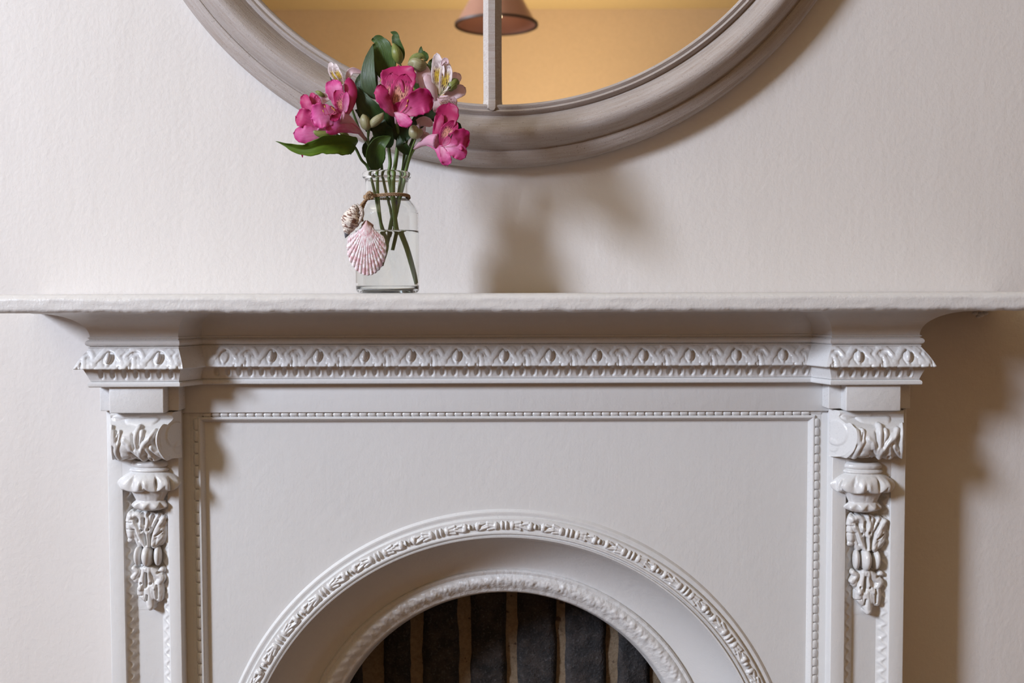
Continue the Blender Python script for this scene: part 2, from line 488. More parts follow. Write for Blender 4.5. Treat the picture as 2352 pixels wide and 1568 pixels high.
for i, a in enumerate(angs):
    H = husks[i % 3]; H = np.where(H < .4, -1.0, H)
    th = math.radians(a) - U * k_ / R0
    Rr = R0 - W * k_
    X = acx + Rr * np.cos(th); Z = acz + Rr * np.sin(th)
    if Z.min() < .3: continue
    grid('husk_ornament', np.stack([X, -.0485 - H * k_, Z], -1), M_cast, outer, flip=True)

# frieze plate and side channels (one plate)
zcb = ZS - .0961
A = Acc()
xa, xb = at(413, 1000, YP).x, at(1910, 1000, YP).x
zf = at(1160, 946, YFR).z
A.box(xa - .01, xb + .01, YFR, -.004, zf, zcb + .03, b=.0008)
mL0, mL1 = at(437, 1200, YFR).x, at(466, 1200, YFR).x
mR0, mR1 = at(1862, 1200, YFR).x, at(1887, 1200, YFR).x
A.box(xa - .01, mL0 + .002, YFR + .004, -.004, 0, zf + .002, b=.0008)
A.box(mR1 - .002, xb + .01, YFR + .004, -.004, 0, zf + .002, b=.0008)
A.out('frieze', M_flat, FP)
# bead moulding: raised strip on three sides of the panel, with separate beads
zt1, zt0 = zf, at(1160, 964.5, YFR).z
A = Acc()
A.box(mL0, mR1, -.0468, -.006, zt0 + .0048, zt1 + .0005, b=.001)
for x0, x1 in ((mL0, mL1), (mR0, mR1)):
    A.box(x0, x1, -.0462, -.006, 0, zt1, b=.001)
# inner fillet, mitred at the two corners, with a sloping side down to the panel
ip = [(-.0002, -.0462), (.0002, -.0482), (.0012, -.0490), (.0024, -.0489), (.0034, -.0478), (.0064, -.0418), (.0066, -.0400)]
il, ir, it = mL1 - .0044, mR0 + .0044, zt0 + .0040
P = []
for cx_, cz_, sx_, sz_ in ((il, 0, 1, 0), (il, it, 1, -1), (ir, it, -1, -1), (ir, 0, -1, 0)):
    P.append([(cx_ + sx_ * o, y, cz_ + sz_ * o) for o, y in ip])
A.grid(P)
bm_ = A.out('bead_moulding', M_cast, FP)
def bead_mesh(L, r, name='bead'):
    n = 7; x = np.linspace(-1, 1, 9)
    x = np.array([-1, -.96, -.85, -.5, 0, .5, .85, .96, 1])
    prof = [(0, -L)] + [(r * (1 - abs(t) ** 9 * .38), L * t) for t in x] + [(0, L)]
    return prof
s_ = sc(YFR)
def mk_bead(L, r, horizontal):
    prof = bead_mesh(L, r); P = lathe_P(prof, 12)
    if horizontal: P = P[:, :, [2, 0, 1]]
    nu, nv = P.shape[:2]
    me = me_from('bead', P.reshape(-1, 3), grid_faces(nu, nv, False, True), True, None, 60)
    me.materials.append(M_cast); return me
meh = mk_bead(9.7 * s_, 6.2 * s_, True); mev = mk_bead(13.3 * s_, 8.6 * s_, False); mev2 = mk_bead(10.1 * s_, 8.6 * s_, False)
zb = at(1160, 950.5, YFR).z
x = at(474, 950, YFR).x
n = 0
while x < at(1858, 950, YFR).x:
    o = link('bead', meh, None, bm_, (x, -.0456, zb + random.uniform(-1, 1) * .0002)); o.rotation_euler.y = random.uniform(-.04, .04)
    x += 20.05 * s_; n += 1
for xx in (at(453, 1200, YFR).x, at(1874, 1200, YFR).x):
    z = zt0 - .004
    while z > at(1160, 1640, YFR).z:
        o = link('bead', mev if xx < 0 else mev2, None, bm_, (xx + random.uniform(-1, 1) * .0002, -.0450, z)); o.rotation_euler.y = random.uniform(-.03, .03)
        z -= (27.4 if xx < 0 else 20.8) * s_

# pilasters
def pilaster(xpl, xpr, fl, fr, side):
    A = Acc()
    X0, X1 = at(xpl, 1200, YP).x, at(xpr, 1200, YP).x
    f0, f1 = at(fl, 1300, YP).x, at(fr, 1300, YP).x
    ztop = at(1160, 941, YP).z
    zr = at(1160, 1098, YP).z
    A.box(X0, f0, YP, -.002, 0, ztop, b=.001); A.box(f1, X1, YP, -.002, 0, ztop, b=.001)
    A.box(f0 - .001, f1 + .001, YP, -.002, zr, ztop, b=.001)
    e = .0032
    if side < 0: A.box(X0 - e, X0 + .01, -.030, -.002, 0, ztop, b=.001)
    else: A.box(X1 - .01, X1 + e, -.030, -.002, 0, ztop, b=.001)
    p = A.out('pilaster', M_flat, FP)
    box('recessed_field', M_flat, p, f0 - .001, f1 + .001, YP + .010, -.003, 0, zr + .001)
    # wavy carved edging on both sides of the field
    for x0, dr in ((f0, 1), (f1, -1)):
        m = 14; zs = np.linspace(zr, acz - .02, 700)
        w = 24 * sc(YP)
        Vv, Uu = np.meshgrid(zs, np.linspace(0, 1, m), indexing='ij')
        vp = (zr - Vv) / sc(YP)
        cen = .45 + .22 * np.sin(2 * math.pi * vp / 27.0)
        h = 3.0 * np.exp(-((Uu - cen) / .2) ** 2) + 1.2 * np.exp(-(((Uu - .75) / .2) ** 2 + ((np.mod(vp, 27) - 7) / 4) ** 2)) + 1.2 * vnoise(vp / 6, Uu * 4, 2)
        y = YP + .0015 + (.0105 - .002) * Uu ** .8 - h * sc(YP) * np.sin(math.pi * np.clip(Uu * 1.02, 0, 1))
        X = x0 + dr * (Uu * w - .0006)
        grid('carved_edging', np.stack([X, y, Vv], -1), M_cast, p, flip=(dr < 0))
    return p
PL = pilaster(249, 413, 286, 387, -1)
PR = pilaster(1910, 2079, 1942, 2043, 1)

# cap blocks under the cornice
def capblock(b0, b1, f0, f1, splay):
    zt, zb_ = ZS - .0955, at(1160, 947, -.09).z
    A = Acc()
    A.box(at(b0, 915, -.072).x, at(b1, 915, -.072).x, -.072, -.004, zb_ + .0008, zt, b=.001)
    A.box(at(f0, 915, -.088).x, at(f1, 915, -.088).x, -.088, -.01, zb_, zt, b=.0014)
    return A.out('cap_block', M_cast, FP)
capblock(229, 411, 250, 376, 1)
capblock(1903, 2091, 1943, 2070, 1)

# cornice: one plan path, several carved bands
YC0, YC1 = -.056, -.088
def px_x(p, Y): return at(p, 830, Y).x
plan = [(px_x(216, YC1), -.002), (px_x(216, YC1), YC1), (px_x(408, YC1), YC1), (px_x(461, YC0), YC0), (px_x(1867, YC0), YC0),
        (px_x(1913, YC1), YC1), (px_x(2103, YC1), YC1), (px_x(2103, YC1), -.002)]
plan = np.array(plan)
nrm = []
for a, b in zip(plan[:-1], plan[1:]):
    d = (b - a) / np.linalg.norm(b - a); nrm.append((d[1], -d[0]))
nrm = np.array(nrm)
def offset_plan(o):
    out = []
    for i in range(len(plan)):
        if i == 0: out.append(plan[0] + nrm[0] * o)
        elif i == len(plan) - 1: out.append(plan[-1] + nrm[-1] * o)
        else:
            n1, n2 = nrm[i - 1], nrm[i]
            out.append(plan[i] + (n1 + n2) / (1 + n1.dot(n2)) * o)
    return np.array(out)
def cornice(name, prof, mat, res=None, disp=None):
    """prof: list of (offset, z); disp(segment, X, t) -> outward height in metres"""
    OP = [offset_plan(o) for o, z in prof]
    A = Acc()
    for sgm in range(len(plan) - 1):
        L = np.linalg.norm(plan[sgm + 1] - plan[sgm])
        n = max(2, int(L / res) + 1) if (res and disp) else 8
        P = np.zeros((n, len(prof), 3)); t = np.linspace(0, 1, n)
        for j, (o, z) in enumerate(prof):
            a, b = OP[j][sgm], OP[j][sgm + 1]
            P[:, j, :2] = a + (b - a) * t[:, None]; P[:, j, 2] = z
        if disp:
            T = np.tile(np.linspace(0, 1, len(prof)), (n, 1))
            H = disp(sgm, P[:, :, 0], T)
            if H is not None:
                P[:, :, 0] += nrm[sgm][0] * H; P[:, :, 1] += nrm[sgm][1] * H
        A.grid(P, flip=True)
    return A.out(name, mat, FP, True, 40)
def lin(a, b, n): return [tuple(np.array(a) + (np.array(b) - np.array(a)) * k / (n - 1)) for k in range(n)]
kC, kP = sc(-.068), sc(-.098)
EGGC = [at(515.5 + 106.75 * i, 815, -.066).x for i in range(0, 13)]
EGGL = [at(q, 818, -.096).x for q in (135, 250, 365, 480)]
EGGR = [at(q, 815, -.096).x for q in (1857, 1970, 2083, 2196)]
def egg_pattern(u, v, seed):
    """u: px from the egg, v: px from the top of the band (46 px high)"""
    caps = [(36, 33, 15, 13, 3.2), (70, 33, 15, 13, 3.2), (-36, 33, 15, 13, 3.2), (-71, 33, 15, 13, 3.2)]
    st = [([(-30, 32), (-17, 16), (-8, 4), (2, 2), (14, 9), (26, 22)], 4.2, 4.6),
          ([(20, 6), (30, 13), (40, 24)], 4.0, 3.6), ([(36, 15), (44, 5), (56, 2), (65, 8), (74, 20)], 4.0, 4.4),
          ([(54, 22), (57, 32), (57, 45)], 4.2, 5.2), ([(60, 28), (70, 38), (78, 45)], 3.6, 3.6), ([(-52, 22), (-49, 33), (-49, 45)], 4.2, 5.2),
          ([(-71, 15), (-62, 5), (-50, 2), (-41, 8), (-32, 20)], 4.0, 4.4), ([(48, 28), (38, 40), (28, 46)], 3.6, 3.4),
          ([(-20, 44), (0, 42), (20, 45)], 4, 2.6)]
    gr = [([(30, 17), (41, 4)], 2.6, 3.2), ([(52, 12), (62, 11), (68, 21)], 2.6, 3.4), ([(-76, 17), (-65, 4)], 2.6, 3.2), ([(-54, 12), (-44, 11), (-38, 21)], 2.6, 3.4),
          ([(51, 24), (52, 46)], 1.6, 2.8), ([(-55, 24), (-54, 46)], 1.6, 2.8), ([(0, 10), (9, 14), (11, 26), (5, 38)], 2.6, 4.0), ([(0, 10), (-9, 16), (-10, 28), (-4, 38)], 1.8, 2.6),
          ([(45, 40), (44, 47)], 2, 2.5), ([(26, 40), (25, 47)], 2, 2.2), ([(72, 42), (72, 47)], 2, 2.2)]
    H = relief(u, v, caps, [(a_, w_ * 1.5, h_ * .72) for a_, w_, h_ in st], [(a_, w_ * 1.15, g_) for a_, w_, g_ in gr], 2.6)
    H = H + .9 * vnoise(u / 6 + seed * 31, v / 6, seed) + .5 * vnoise(u / 3 + seed * 31, v / 3, seed + 7)
    return np.clip(H, -4, 9)
def egg_disp(sgm, X, T):
    ctr, k = {1: (EGGL, kP), 3: (EGGC, kC), 5: (EGGR, kP)}.get(sgm, (None, kC))
    if ctr is None: return np.zeros(X.shape)
    ctr = np.array(ctr); i = np.abs(X[..., None] - ctr).argmin(-1)
    per = ctr[1] - ctr[0]
    u = (X - ctr[i]) / per * 106.75
    fade = np.clip(np.minimum(X - X.min(0), X.max(0) - X) / .004, 0, 1)
    if sgm == 3:
        fade = np.clip((X - X.min(0)) / .018, 0, 1) * np.clip((X.max(0) - X) / .004, 0, 1)
    return egg_pattern(u, T * 46, 1) * kC * fade * 1.05
def tooth_disp(sgm, X, T):
    if sgm not in (1, 3, 5): return np.zeros(X.shape)
    if sgm == 3: x0, p, k, xa_, xb_ = at(495, 850, -.066).x, 26.2 * kC, kC, at(484, 850, -.066).x, at(1860, 850, -.066).x
    elif sgm == 1: x0, p, k, xa_, xb_ = at(230, 855, -.096).x, 27 * kP, kP, at(222, 850, -.096).x, at(402, 850, -.096).x
    else: x0, p, k, xa_, xb_ = at(1932, 852, -.096).x, 27 * kP, kP, at(1922, 850, -.096).x, at(2100, 850, -.096).x
    q = (X - x0) / p; u = (q - np.round(q)) * p / k
    v = T * 26
    # hollow with a round bottom and a slim pearl on its right
    r2 = (u / 5.4) ** 2 + ((v - 11.5) / 8.0) ** 2
    h = -7.0 * np.exp(-(r2 ** 2.4)) + 1.6 * np.exp(-(((u - 7.5) / 3.0) ** 2 + ((v - 12) / 8) ** 2)) + .8 * vnoise(X / k / 7, v / 7, 5)
    ok = ((X > xa_) & (X < xb_))
    return np.where(ok, h, 0) * k
fil = cornice('cornice_fillet', [(-.02, ZS - .0961), (.0035, ZS - .0961), (.0050, ZS - .0952), (.0054, ZS - .0935), (.0050, ZS - .0918), (.0036, ZS - .0908), (.0028, ZS - .0903)], M_cast)
prof = [(.0022, ZS - .0902)] + [(.0030 + .0052 * (k / 18) ** 1.7 + .0008 * math.sin(math.pi * k / 18), ZS - .0900 + (.0128) * k / 18) for k in range(19)] + [(.0095, ZS - .0765)]
prof = prof[::-1]
cornice('fluted_band', prof, M_cast, .0005, tooth_disp)
prof = [(.0035 + .0122 * (k / 30) ** 1.15 + .0014 * math.sin(math.pi * k / 30), ZS - .0556 - .0203 * k / 30) for k in range(31)] + [(.0150, ZS - .0768), (.0105, ZS - .0768)]
eb = cornice('carved_egg_band', prof, M_cast, .0006, egg_disp)
torus = [(.002, ZS - .0560), (.0042, ZS - .0556), (.0042, ZS - .0546), (.0026, ZS - .0540)]
torus += [(.0024 + .0042 * math.cos(math.radians(a)), ZS - .0504 + .0034 * math.sin(math.radians(a))) for a in range(-80, 81, 20)]
torus += [(.0030, ZS - .0462), (.0042, ZS - .0458), (.0042, ZS - .0447), (.0030, ZS - .0442)]
cornice('cornice_torus', torus, M_cast)
cove = []
for k in range(15):
    a = math.radians(90 * k / 14)
    cove.append((.0028 + .040 * (1 - math.cos(a)), ZS - .0444 + .0252 * math.sin(a)))
cornice('cornice_cove', cove + [(.046, ZS - .0185)], M_flat)
# eggs: each a separate oval sitting in its cup
eprof = [(math.sin(math.pi * k / 10) * 6.4 * kC, -math.cos(math.pi * k / 10) * 13.5 * kC) for k in range(11)]
EP = lathe_P(eprof, 16)
mee = me_from('egg', EP.reshape(-1, 3), grid_faces(EP.shape[0], EP.shape[1], False, True)); mee.materials.append(M_cast)
for lst, yb in ((EGGC, YC0), (EGGL[1:3], YC1), (EGGR[1:3], YC1)):
    for i, x in enumerate(lst):
        if lst is EGGC and i == 0: continue
        o = link('egg', mee, None, eb, (x, yb - .0115, ZS - .0655))
        o.rotation_euler = (math.radians(-22), math.radians(4 if lst is not EGGR else -4), 0); o.scale = (1, 1.0, 1)

# mantel shelf: rounded nose, slightly lumpy underside edge
SY = -.151
sx0, sx1 = at(-75, 700, SY).x, at(2440, 700, SY).x
nx = 620; X = np.linspace(sx0, sx1, nx)
pr = [(-.001, ZS - .0005), (-.05, ZS), (SY + .012, ZS)]
T = .0186
for k in range(9):
    a = math.radians(90 * k / 8); pr.append((SY + .009 * (1 - math.sin(a)), ZS - .0065 * (1 - math.cos(a))))
for k in range(1, 5): pr.append((SY, ZS - .0065 - (T - .0065 - .0045) * k / 4))
for k in range(1, 9):
    a = math.radians(90 * k / 8); pr.append((SY + .0045 * (1 - math.cos(a)) * 1.3, ZS - T + .0045 * (1 - math.sin(a))))
pr += [(SY + .012, ZS - T), (-.05, ZS - T), (-.001, ZS - T)]
pr = np.array(pr)
P = np.zeros((nx, len(pr), 3)); P[:, :, 0] = X[:, None]; P[:, :, 1] = pr[None, :, 0]; P[:, :, 2] = pr[None, :, 1]
low = np.clip((ZS - .009 - pr[:, 1]) / .009, 0, 1) * (pr[:, 0] < SY + .010)
ns = vnoise(X / .012, X * 0, 1) * .0011 + vnoise(X / .004, X * 0, 2) * .0006
P[:, :, 2] += ns[:, None] * low[None, :]
P[:, :, 1] -= (vnoise(X[:, None] / .02, pr[None, :, 1] / .004 + X[:, None] * 0, 8) * .0007) * (pr[None, :, 0] < SY + .006)
A = Acc(); A.grid(P, flip=False)
for i, fl in ((0, True), (nx - 1, False)):
    f = [i * len(pr) + j for j in range(len(pr))]; A.F.append(tuple(f if fl else f[::-1]))
A.out('mantel_shelf', M_shelf, FP, True, 50)
# paint lumps under the shelf near its right end
A = Acc()
for (a, b, r) in ((2240, 719, 7), (2252, 722, 9), (2263, 719, 7), (2246, 727, 5)):
    c = at(a, b, -.02); s1 = sc(-.02)
    P = lathe_P([(math.sin(math.pi * k / 6) * r * s1, -math.cos(math.pi * k / 6) * r * s1 * .7) for k in range(7)], 10)
    A.grid(P + np.array(c), wv=True)
A.out('paint_drip', M_drip, FP)

# scroll console, bell and leaf drop on each pilaster
def console(xf0, xf1, xb0, xb1, inner_right, ysh):
    k = sc(YP)
    prof = [(946, 20), (950, 25), (955, 25), (960, 22), (965, 26), (970, 34), (976, 43), (983, 52), (992, 59), (1002, 61), (1012, 60.5), (1022, 58), (1031, 53), (1039, 46), (1046, 38), (1051, 28), (1054, 16), (1055, 4), (1055, -4)]
    prof = catmull(np.array(prof, float), 90)
    n = 110
    t = np.linspace(0, 1, n)
    Tn, Y_ = np.meshgrid(t, prof[:, 0], indexing='ij'); D_ = np.tile(prof[:, 1], (n, 1))
    if inner_right: lx = lambda d: (xb0 + (xf0 - xb0) * d / 61, xb1 + (xf1 - xb1) * d / 61)
    else: lx = lambda d: (xb0 + (xf0 - xb0) * d / 61, xb1 + (xf1 - xb1) * d / 61)
    # relief in the units of a 6.53x enlargement whose leaf spans 85..840 by 60..780
    u = (85 + Tn * 755); v = (Y_ - 940) * 6.53
    st = [([(640, 790), (480, 640), (385, 500), (300, 440)], 30, 42), ([(490, 620), (465, 430), (495, 270)], 36, 44), ([(505, 600), (560, 450), (560, 320)], 30, 36),
          ([(520, 680), (560, 520), (640, 440), (700, 400)], 42, 52), ([(700, 400), (740, 310)], 30, 36), ([(620, 540), (650, 620)], 30, 38),
          ([(640, 690)], 62, 52), ([(700, 540), (770, 650), (850, 740)], 30, 38), ([(205, 470), (170, 590), (225, 740)], 34, 44),
          ([(130, 330), (150, 480)], 36, 40), ([(225, 320), (195, 430)], 26, 34), ([(360, 500), (400, 600), (470, 720)], 26, 36), ([(270, 640), (370, 660)], 40, 44),
          ([(300, 560)], 85, 36), ([(340, 740), (300, 700)], 30, 34), ([(105, 250), (95, 480), (115, 720)], 22, 34), ([(818, 250), (800, 480), (830, 720)], 24, 38),
          ([(150, 130), (300, 100), (420, 95)], 34, 22), ([(330, 150), (480, 170), (620, 160)], 50, 22)]
    gr = [([(415, 350), (440, 540)], 16, 26), ([(590, 420), (520, 530)], 16, 26), ([(290, 700), (360, 665)], 14, 30), ([(635, 680)], 15, 34), ([(735, 420), (750, 560)], 24, 24),
          ([(560, 640), (570, 710)], 18, 22), ([(380, 600), (520, 760)], 16, 22), ([(215, 360), (190, 450)], 14, 18)]
    edge = np.clip((1 - Tn) / .03, 0, 1) * np.clip(Tn / .03, 0, 1)
    H = relief(u, v, ((450, 600, 420, 330, 20), (300, 620, 150, 170, 30), (640, 620, 140, 150, 26)), [(a_, w_ * 1.3, h_ * 1.4) for a_, w_, h_ in st], [(a_, w_ * 1.1, g_ * 1.7) for a_, w_, g_ in gr], 2.8) / 6.53 * edge * np.clip((Y_ - 950) / 8, 0, 1) * np.clip((1054 - Y_) / 6, 0, 1)
    H = soft(H, 1)
    X0, X1 = lx(D_)
    PX = X0 + (X1 - X0) * Tn
    P = np.zeros((n, 90, 3))
    base = at(1160, 1000, YP)
    for i in range(n):
        pass
    # convert: x from the pixel column on the plane of the face at that depth, z from the pixel row
    Yw = YP - D_ * k
    s1 = (Yw - CAMP.y) / F
    P[:, :, 0] = (PX - 1176) * s1
    rowz = np.array([at(1160, y_ + ysh, YP - .02).z for y_ in prof[:, 0]])
    P[:, :, 2] = rowz[None, :]
    T2 = np.gradient(np.stack([Yw[0], rowz], -1), axis=0); T2 /= np.linalg.norm(T2, axis=1)[:, None]
    ny, nz = -T2[:, 1] * -1, T2[:, 0] * -1
    sgn = np.where(ny > 0, -1, 1); ny = ny * sgn; nz = nz * sgn
    P[:, :, 1] = Yw + ny[None, :] * H * k; P[:, :, 2] += nz[None, :] * H * k
    A = Acc(); A.grid(P, flip=True)
    c = A.out('scroll_console', M_cast, FP)
    # the two round end faces of the scroll, the inner one with its raised spiral eye
    for e, idx in ((0, 0), (1, n - 1)):
        E = P[idx]                              # edge curve of the drum, joined back to the pilaster face
        xb = (xb0 if e == 0 else xb1); back = np.stack([np.full(len(E), (xb - 1176) * sc(YP)), np.full(len(E), YP + .001), E[:, 2]], -1)
        rr = np.linspace(0, 1, 40)
        G = back + (E[None] - back) * rr[:, None, None]
        nx_ = -1.0 if e == 0 else 1.0
        dy_ = (YP - G[:, :, 1]) / k; dz_ = (G[:, :, 2] - at(1160, 1003, YP - .02).z) / k
        q1 = np.hypot(dy_ - 16, dz_ - 4); q2 = np.hypot(dy_ - 8, dz_ + 26)
        hh = 2.6 / (1 + np.exp((q1 - 29) * 1.6)) + 1.6 / (1 + np.exp((q2 - 15) * 1.6))
        hh = hh * np.clip((1 - rr[:, None]) * 12, 0, 1) * np.clip(rr[:, None] * 8, 0, 1)
        G[:, :, 0] += nx_ * hh * k
        grid('scroll_end', G, M_cast, c, flip=(e == 1), sharp=50)
    return c
console(248, 363, 250, 412, True, 0)
console(1966, 2080, 1908, 2078, False, 1)

def bell(cx, y0):
    k = sc(YP)
    prof = [(1056, 34), (1060, 40), (1064, 43), (1069, 42), (1072, 38), (1075, 44), (1079, 46), (1082, 42), (1084, 46), (1090, 56), (1097, 64), (1105, 69), (1113, 70), (1119, 66), (1122, 56), (1124, 46), (1130, 42), (1138, 38), (1146, 34), (1150, 33), (1153, 37), (1158, 40), (1164, 38), (1169, 32), (1173, 22), (1174, 8)]
    prof = catmull(np.array(prof, float), 100)
    n = 150; ph = np.linspace(math.pi, 2 * math.pi, n)
    Y_, PHI = np.meshgrid(prof[:, 0], ph, indexing='xy')
    R_ = np.tile(prof[:, 1], (n, 1))
    lip = np.exp(-((Y_ - 1108) / 14) ** 2); low = np.exp(-((Y_ - 1160) / 8) ** 2)
    a = PHI - math.pi
    wave = np.cos(a * 8.0 + .6) + .4 * np.cos(a * 13 + 1); wv2 = np.abs(np.sin(a * 4.0 + .3 + .3 * np.sin(a * 3))) ** .6
    R2 = R_ * (1 + lip * .075 * wave + low * .10 * np.cos(a * 9) + .02 * vnoise(a * 6, Y_ / 8, 3))
    Yd = Y_ + np.exp(-((Y_ - 1117) / 9) ** 2) * (11 * wv2 - 5) + low * 3 * np.cos(a * 9)
    # folded flutes running from the neck to the lip, and down the cup
    for a0, y0_, wa, hh_ in ((.55, 1106, .05, 9), (1.05, 1098, .045, 5), (1.50, 1112, .06, 6), (2.02, 1104, .055, 11), (2.60, 1110, .05, 6)):
        R2 = R2 - 1.5 * hh_ * np.exp(-((a - a0) / wa) ** 2 - ((Y_ - y0_) / 9) ** 2) + 2.2 * np.exp(-((a - a0 - .12) / .06) ** 2 - ((Y_ - y0_) / 11) ** 2)
    R2 = R2 - 1.6 * np.exp(-((np.mod(a * 3 / math.pi, 1) - .5) / .10) ** 2) * np.exp(-((Y_ - 1138) / 10) ** 2)
    zrow = lambda yy: at(1160, 1100, YP - .01).z - (yy - 1100) * sc(YP - .01)
    X = (at(cx, 1100, YP - .01).x) + R2 * np.cos(PHI) * k
    Yw = YP + R2 * np.sin(PHI) * k * .62
    A = Acc(); A.grid(np.stack([X, Yw, zrow(Yd + y0)], -1), flip=False)
    return A.out('flower_bell', M_cast, FP)
bell(337, 0); bell(1989, 9)

def leafdrop(cx, y0, ysc=1.0):
    """relief authored in units of a 6.03x enlargement, origin at its own corner"""
    k = sc(YP) / 6.03
    U, V = np.meshgrid(np.linspace(130, 760, 230), np.linspace(40, 1500, 430), indexing='ij')
    st = [([(205, 120), (190, 200)], 44, 62), ([(210, 245), (205, 300)], 44, 60), ([(215, 350), (215, 410)], 42, 60), ([(190, 485), (220, 475)], 32, 45),
          ([(240, 140), (320, 115), (385, 180), (375, 250)], 46, 78), ([(250, 220), (300, 330), (350, 450), (420, 560)], 38, 72), ([(378, 270), (370, 370)], 33, 62),
          ([(445, 110), (460, 200), (440, 330), (460, 440), (465, 560)], 29, 80), ([(505, 140), (485, 250), (480, 370)], 30, 68), ([(600, 130), (530, 280)], 28, 55),
          ([(680, 170), (620, 260), (560, 380), (520, 520)], 44, 80), ([(650, 330), (600, 400)], 45, 66), ([(650, 430), (590, 500), (540, 560)], 42, 68), ([(690, 240)], 40, 50),
          ([(250, 880), (295, 930), (235, 1000)], 40, 66), ([(400, 880), (380, 1000), (350, 1090), (340, 1150)], 42, 68), ([(450, 880), (460, 1000), (490, 1100), (540, 1140)], 38, 68),
          ([(500, 900), (560, 950), (635, 1010), (620, 1050)], 50, 62), ([(640, 905)], 48, 55), ([(330, 1170), (330, 1240)], 48, 58), ([(370, 1290), (395, 1310)], 42, 48),
          ([(450, 1170), (465, 1300), (470, 1420)], 56, 66), ([(525, 1180), (540, 1280)], 44, 56), ([(595, 1100), (612, 1200), (595, 1310)], 48, 52), ([(470, 1440)], 42, 40), ([(270, 1040)], 45, 50)]
    gr = [([(300, 215)], 15, 45), ([(372, 340)], 15, 45), ([(470, 325)], 14, 42), ([(405, 180), (400, 250)], 16, 40), ([(420, 400), (430, 540)], 13, 40), ([(500, 400), (490, 540)], 13, 30),
          ([(600, 200), (540, 320), (500, 420)], 13, 36), ([(660, 350), (575, 410)], 10, 30), ([(425, 950), (415, 1140)], 15, 45), ([(432, 1260), (420, 1330)], 12, 40), ([(355, 1085)], 13, 40), ([(490, 1090)], 14, 40),
          ([(570, 1120), (570, 1300)], 10, 26), ([(300, 1270), (360, 1260)], 9, 22), ([(270, 330), (330, 480)], 14, 26), ([(590, 940), (650, 940)], 14, 30), ([(160, 230), (240, 225)], 9, 22), ([(165, 325), (245, 330)], 9, 22)]
    caps = [(440, 320, 235, 250, 38), (440, 1010, 200, 170, 34), (470, 1200, 140, 220, 32), (225, 290, 95, 240, 48), (610, 330, 110, 240, 50), (330, 400, 80, 190, 44), (390, 1180, 90, 170, 44), (560, 1190, 80, 150, 44)]
    H = relief(U, V, caps, [(a_, w_ * 1.2, h_ * .9) for a_, w_, h_ in st], [(a_, w_ * 1.1, g_ * 1.1) for a_, w_, g_ in gr], 3.0) * 1.1 + 5 * vnoise(U / 40, V / 40, 1) * (relief(U, V, caps) > 0)
    H = soft(np.where(relief(U, V, caps, st) < 3, -60, np.maximum(H, 2)), 3)
    X0 = at(cx, 1280, YP).x; zr = at(1160, y0, YP).z
    Yb = YP + .004
    A = Acc()
    A.grid(np.stack([X0 + (U - 440) * k, Yb - H * k * 1.25, zr - (V - 75) * k * ysc], -1), flip=True)
    p = A.out('leaf_drop', M_cast, FP, True, 75)
    for du, ru, h, rv in ((-128, 52, 118, 138), (0, 78, 168, 150), (140, 58, 122, 138)):
        prof = [(math.sin(math.pi * q / 14) ** .8, -math.cos(math.pi * q / 14)) for q in range(15)]
        P = lathe_P(prof, 28)
        P = np.stack([P[..., 0] * ru * k * (1 - .0 * P[..., 2]) + X0 + (du - 5) * k + P[..., 1] * (-du * .12 * k), Yb + P[..., 1] * h * k, P[..., 2] * rv * k * ysc + zr - (708 - 75) * k * ysc], -1)
        grid('ring', P, M_cast, p, wv=True)
    return p
leafdrop(338, 1172); leafdrop(1991, 1184, 1.015)

# ================================================================== ROUND MIRROR
mc = at(1152, 385, -.006)
MR = 879 * sc(-.022)
mcz = at(1152, 385, -.010).z + MR
MX = mc.x
MIR = root('round_window_mirror', (MX, -.002, mcz), 'large round mirror in a distressed taupe wooden frame with an upright bar across the glass', 'mirror')
def ring(name, prof, mat, parent, n=360):
    a = np.linspace(0, 2 * math.pi, n, endpoint=False)
    P = np.array([[(r * math.sin(t), y, r * math.cos(t)) for r, y in prof] for t in a])
    nu, nv = P.shape[:2]
    me = me_from(name, P.reshape(-1, 3), grid_faces(nu, nv, True, False), True, None, 40)
    o = link(name, me, mat); o.parent = parent; return o
def rr(py, Y): return mcz - at(1152, py, Y).z
fp = [(MR - .004, 0.0), (MR - .0005, -.001), (MR, -.004), (MR + .000, -.018), (MR - .002, -.022), (MR - .005, -.0242), (MR - .0105, -.0268), (MR - .0135, -.0282), (MR - .0150, -.0280), (MR - .0160, -.0268), (MR - .0172, -.0275), (MR - .0182, -.0300)]
for k in range(1, 15):
    t_ = k / 14; fp.append((MR - .0182 - .0345 * t_, -.0300 - .0165 * math.sin(math.pi * min(1, t_ * .98) ** .85) + .004 * t_))
fp += [(MR - .0535, -.0255), (MR - .0545, -.0262), (MR - .0560, -.0295), (MR - .0578, -.0308), (MR - .0592, -.0298), (MR - .0600, -.0285), (MR - .0612, -.0292), (MR - .0632, -.0300), (MR - .0650, -.0288),
       (MR - .0660, -.0260), (MR - .0664, -.0150), (MR - .0664, -.0120)]
fr = ring('frame', [(r, y + .002) for r, y in fp], M_frame, MIR)
Rg = MR - .0655
a = np.linspace(0, 2 * math.pi, 128, endpoint=False)
V = [(Rg * math.sin(t), -.0105, Rg * math.cos(t)) for t in a] + [(Rg * math.sin(t), -.0045, Rg * math.cos(t)) for t in a]
Fc = [tuple(range(128)), tuple(range(255, 127, -1))] + [(i, 128 + i, 128 + (i + 1) % 128, (i + 1) % 128) for i in range(128)]
o = link('mirror_glass', me_from('mirror_glass', V, Fc, False), M_mirror); o.parent = MIR
me = o.data
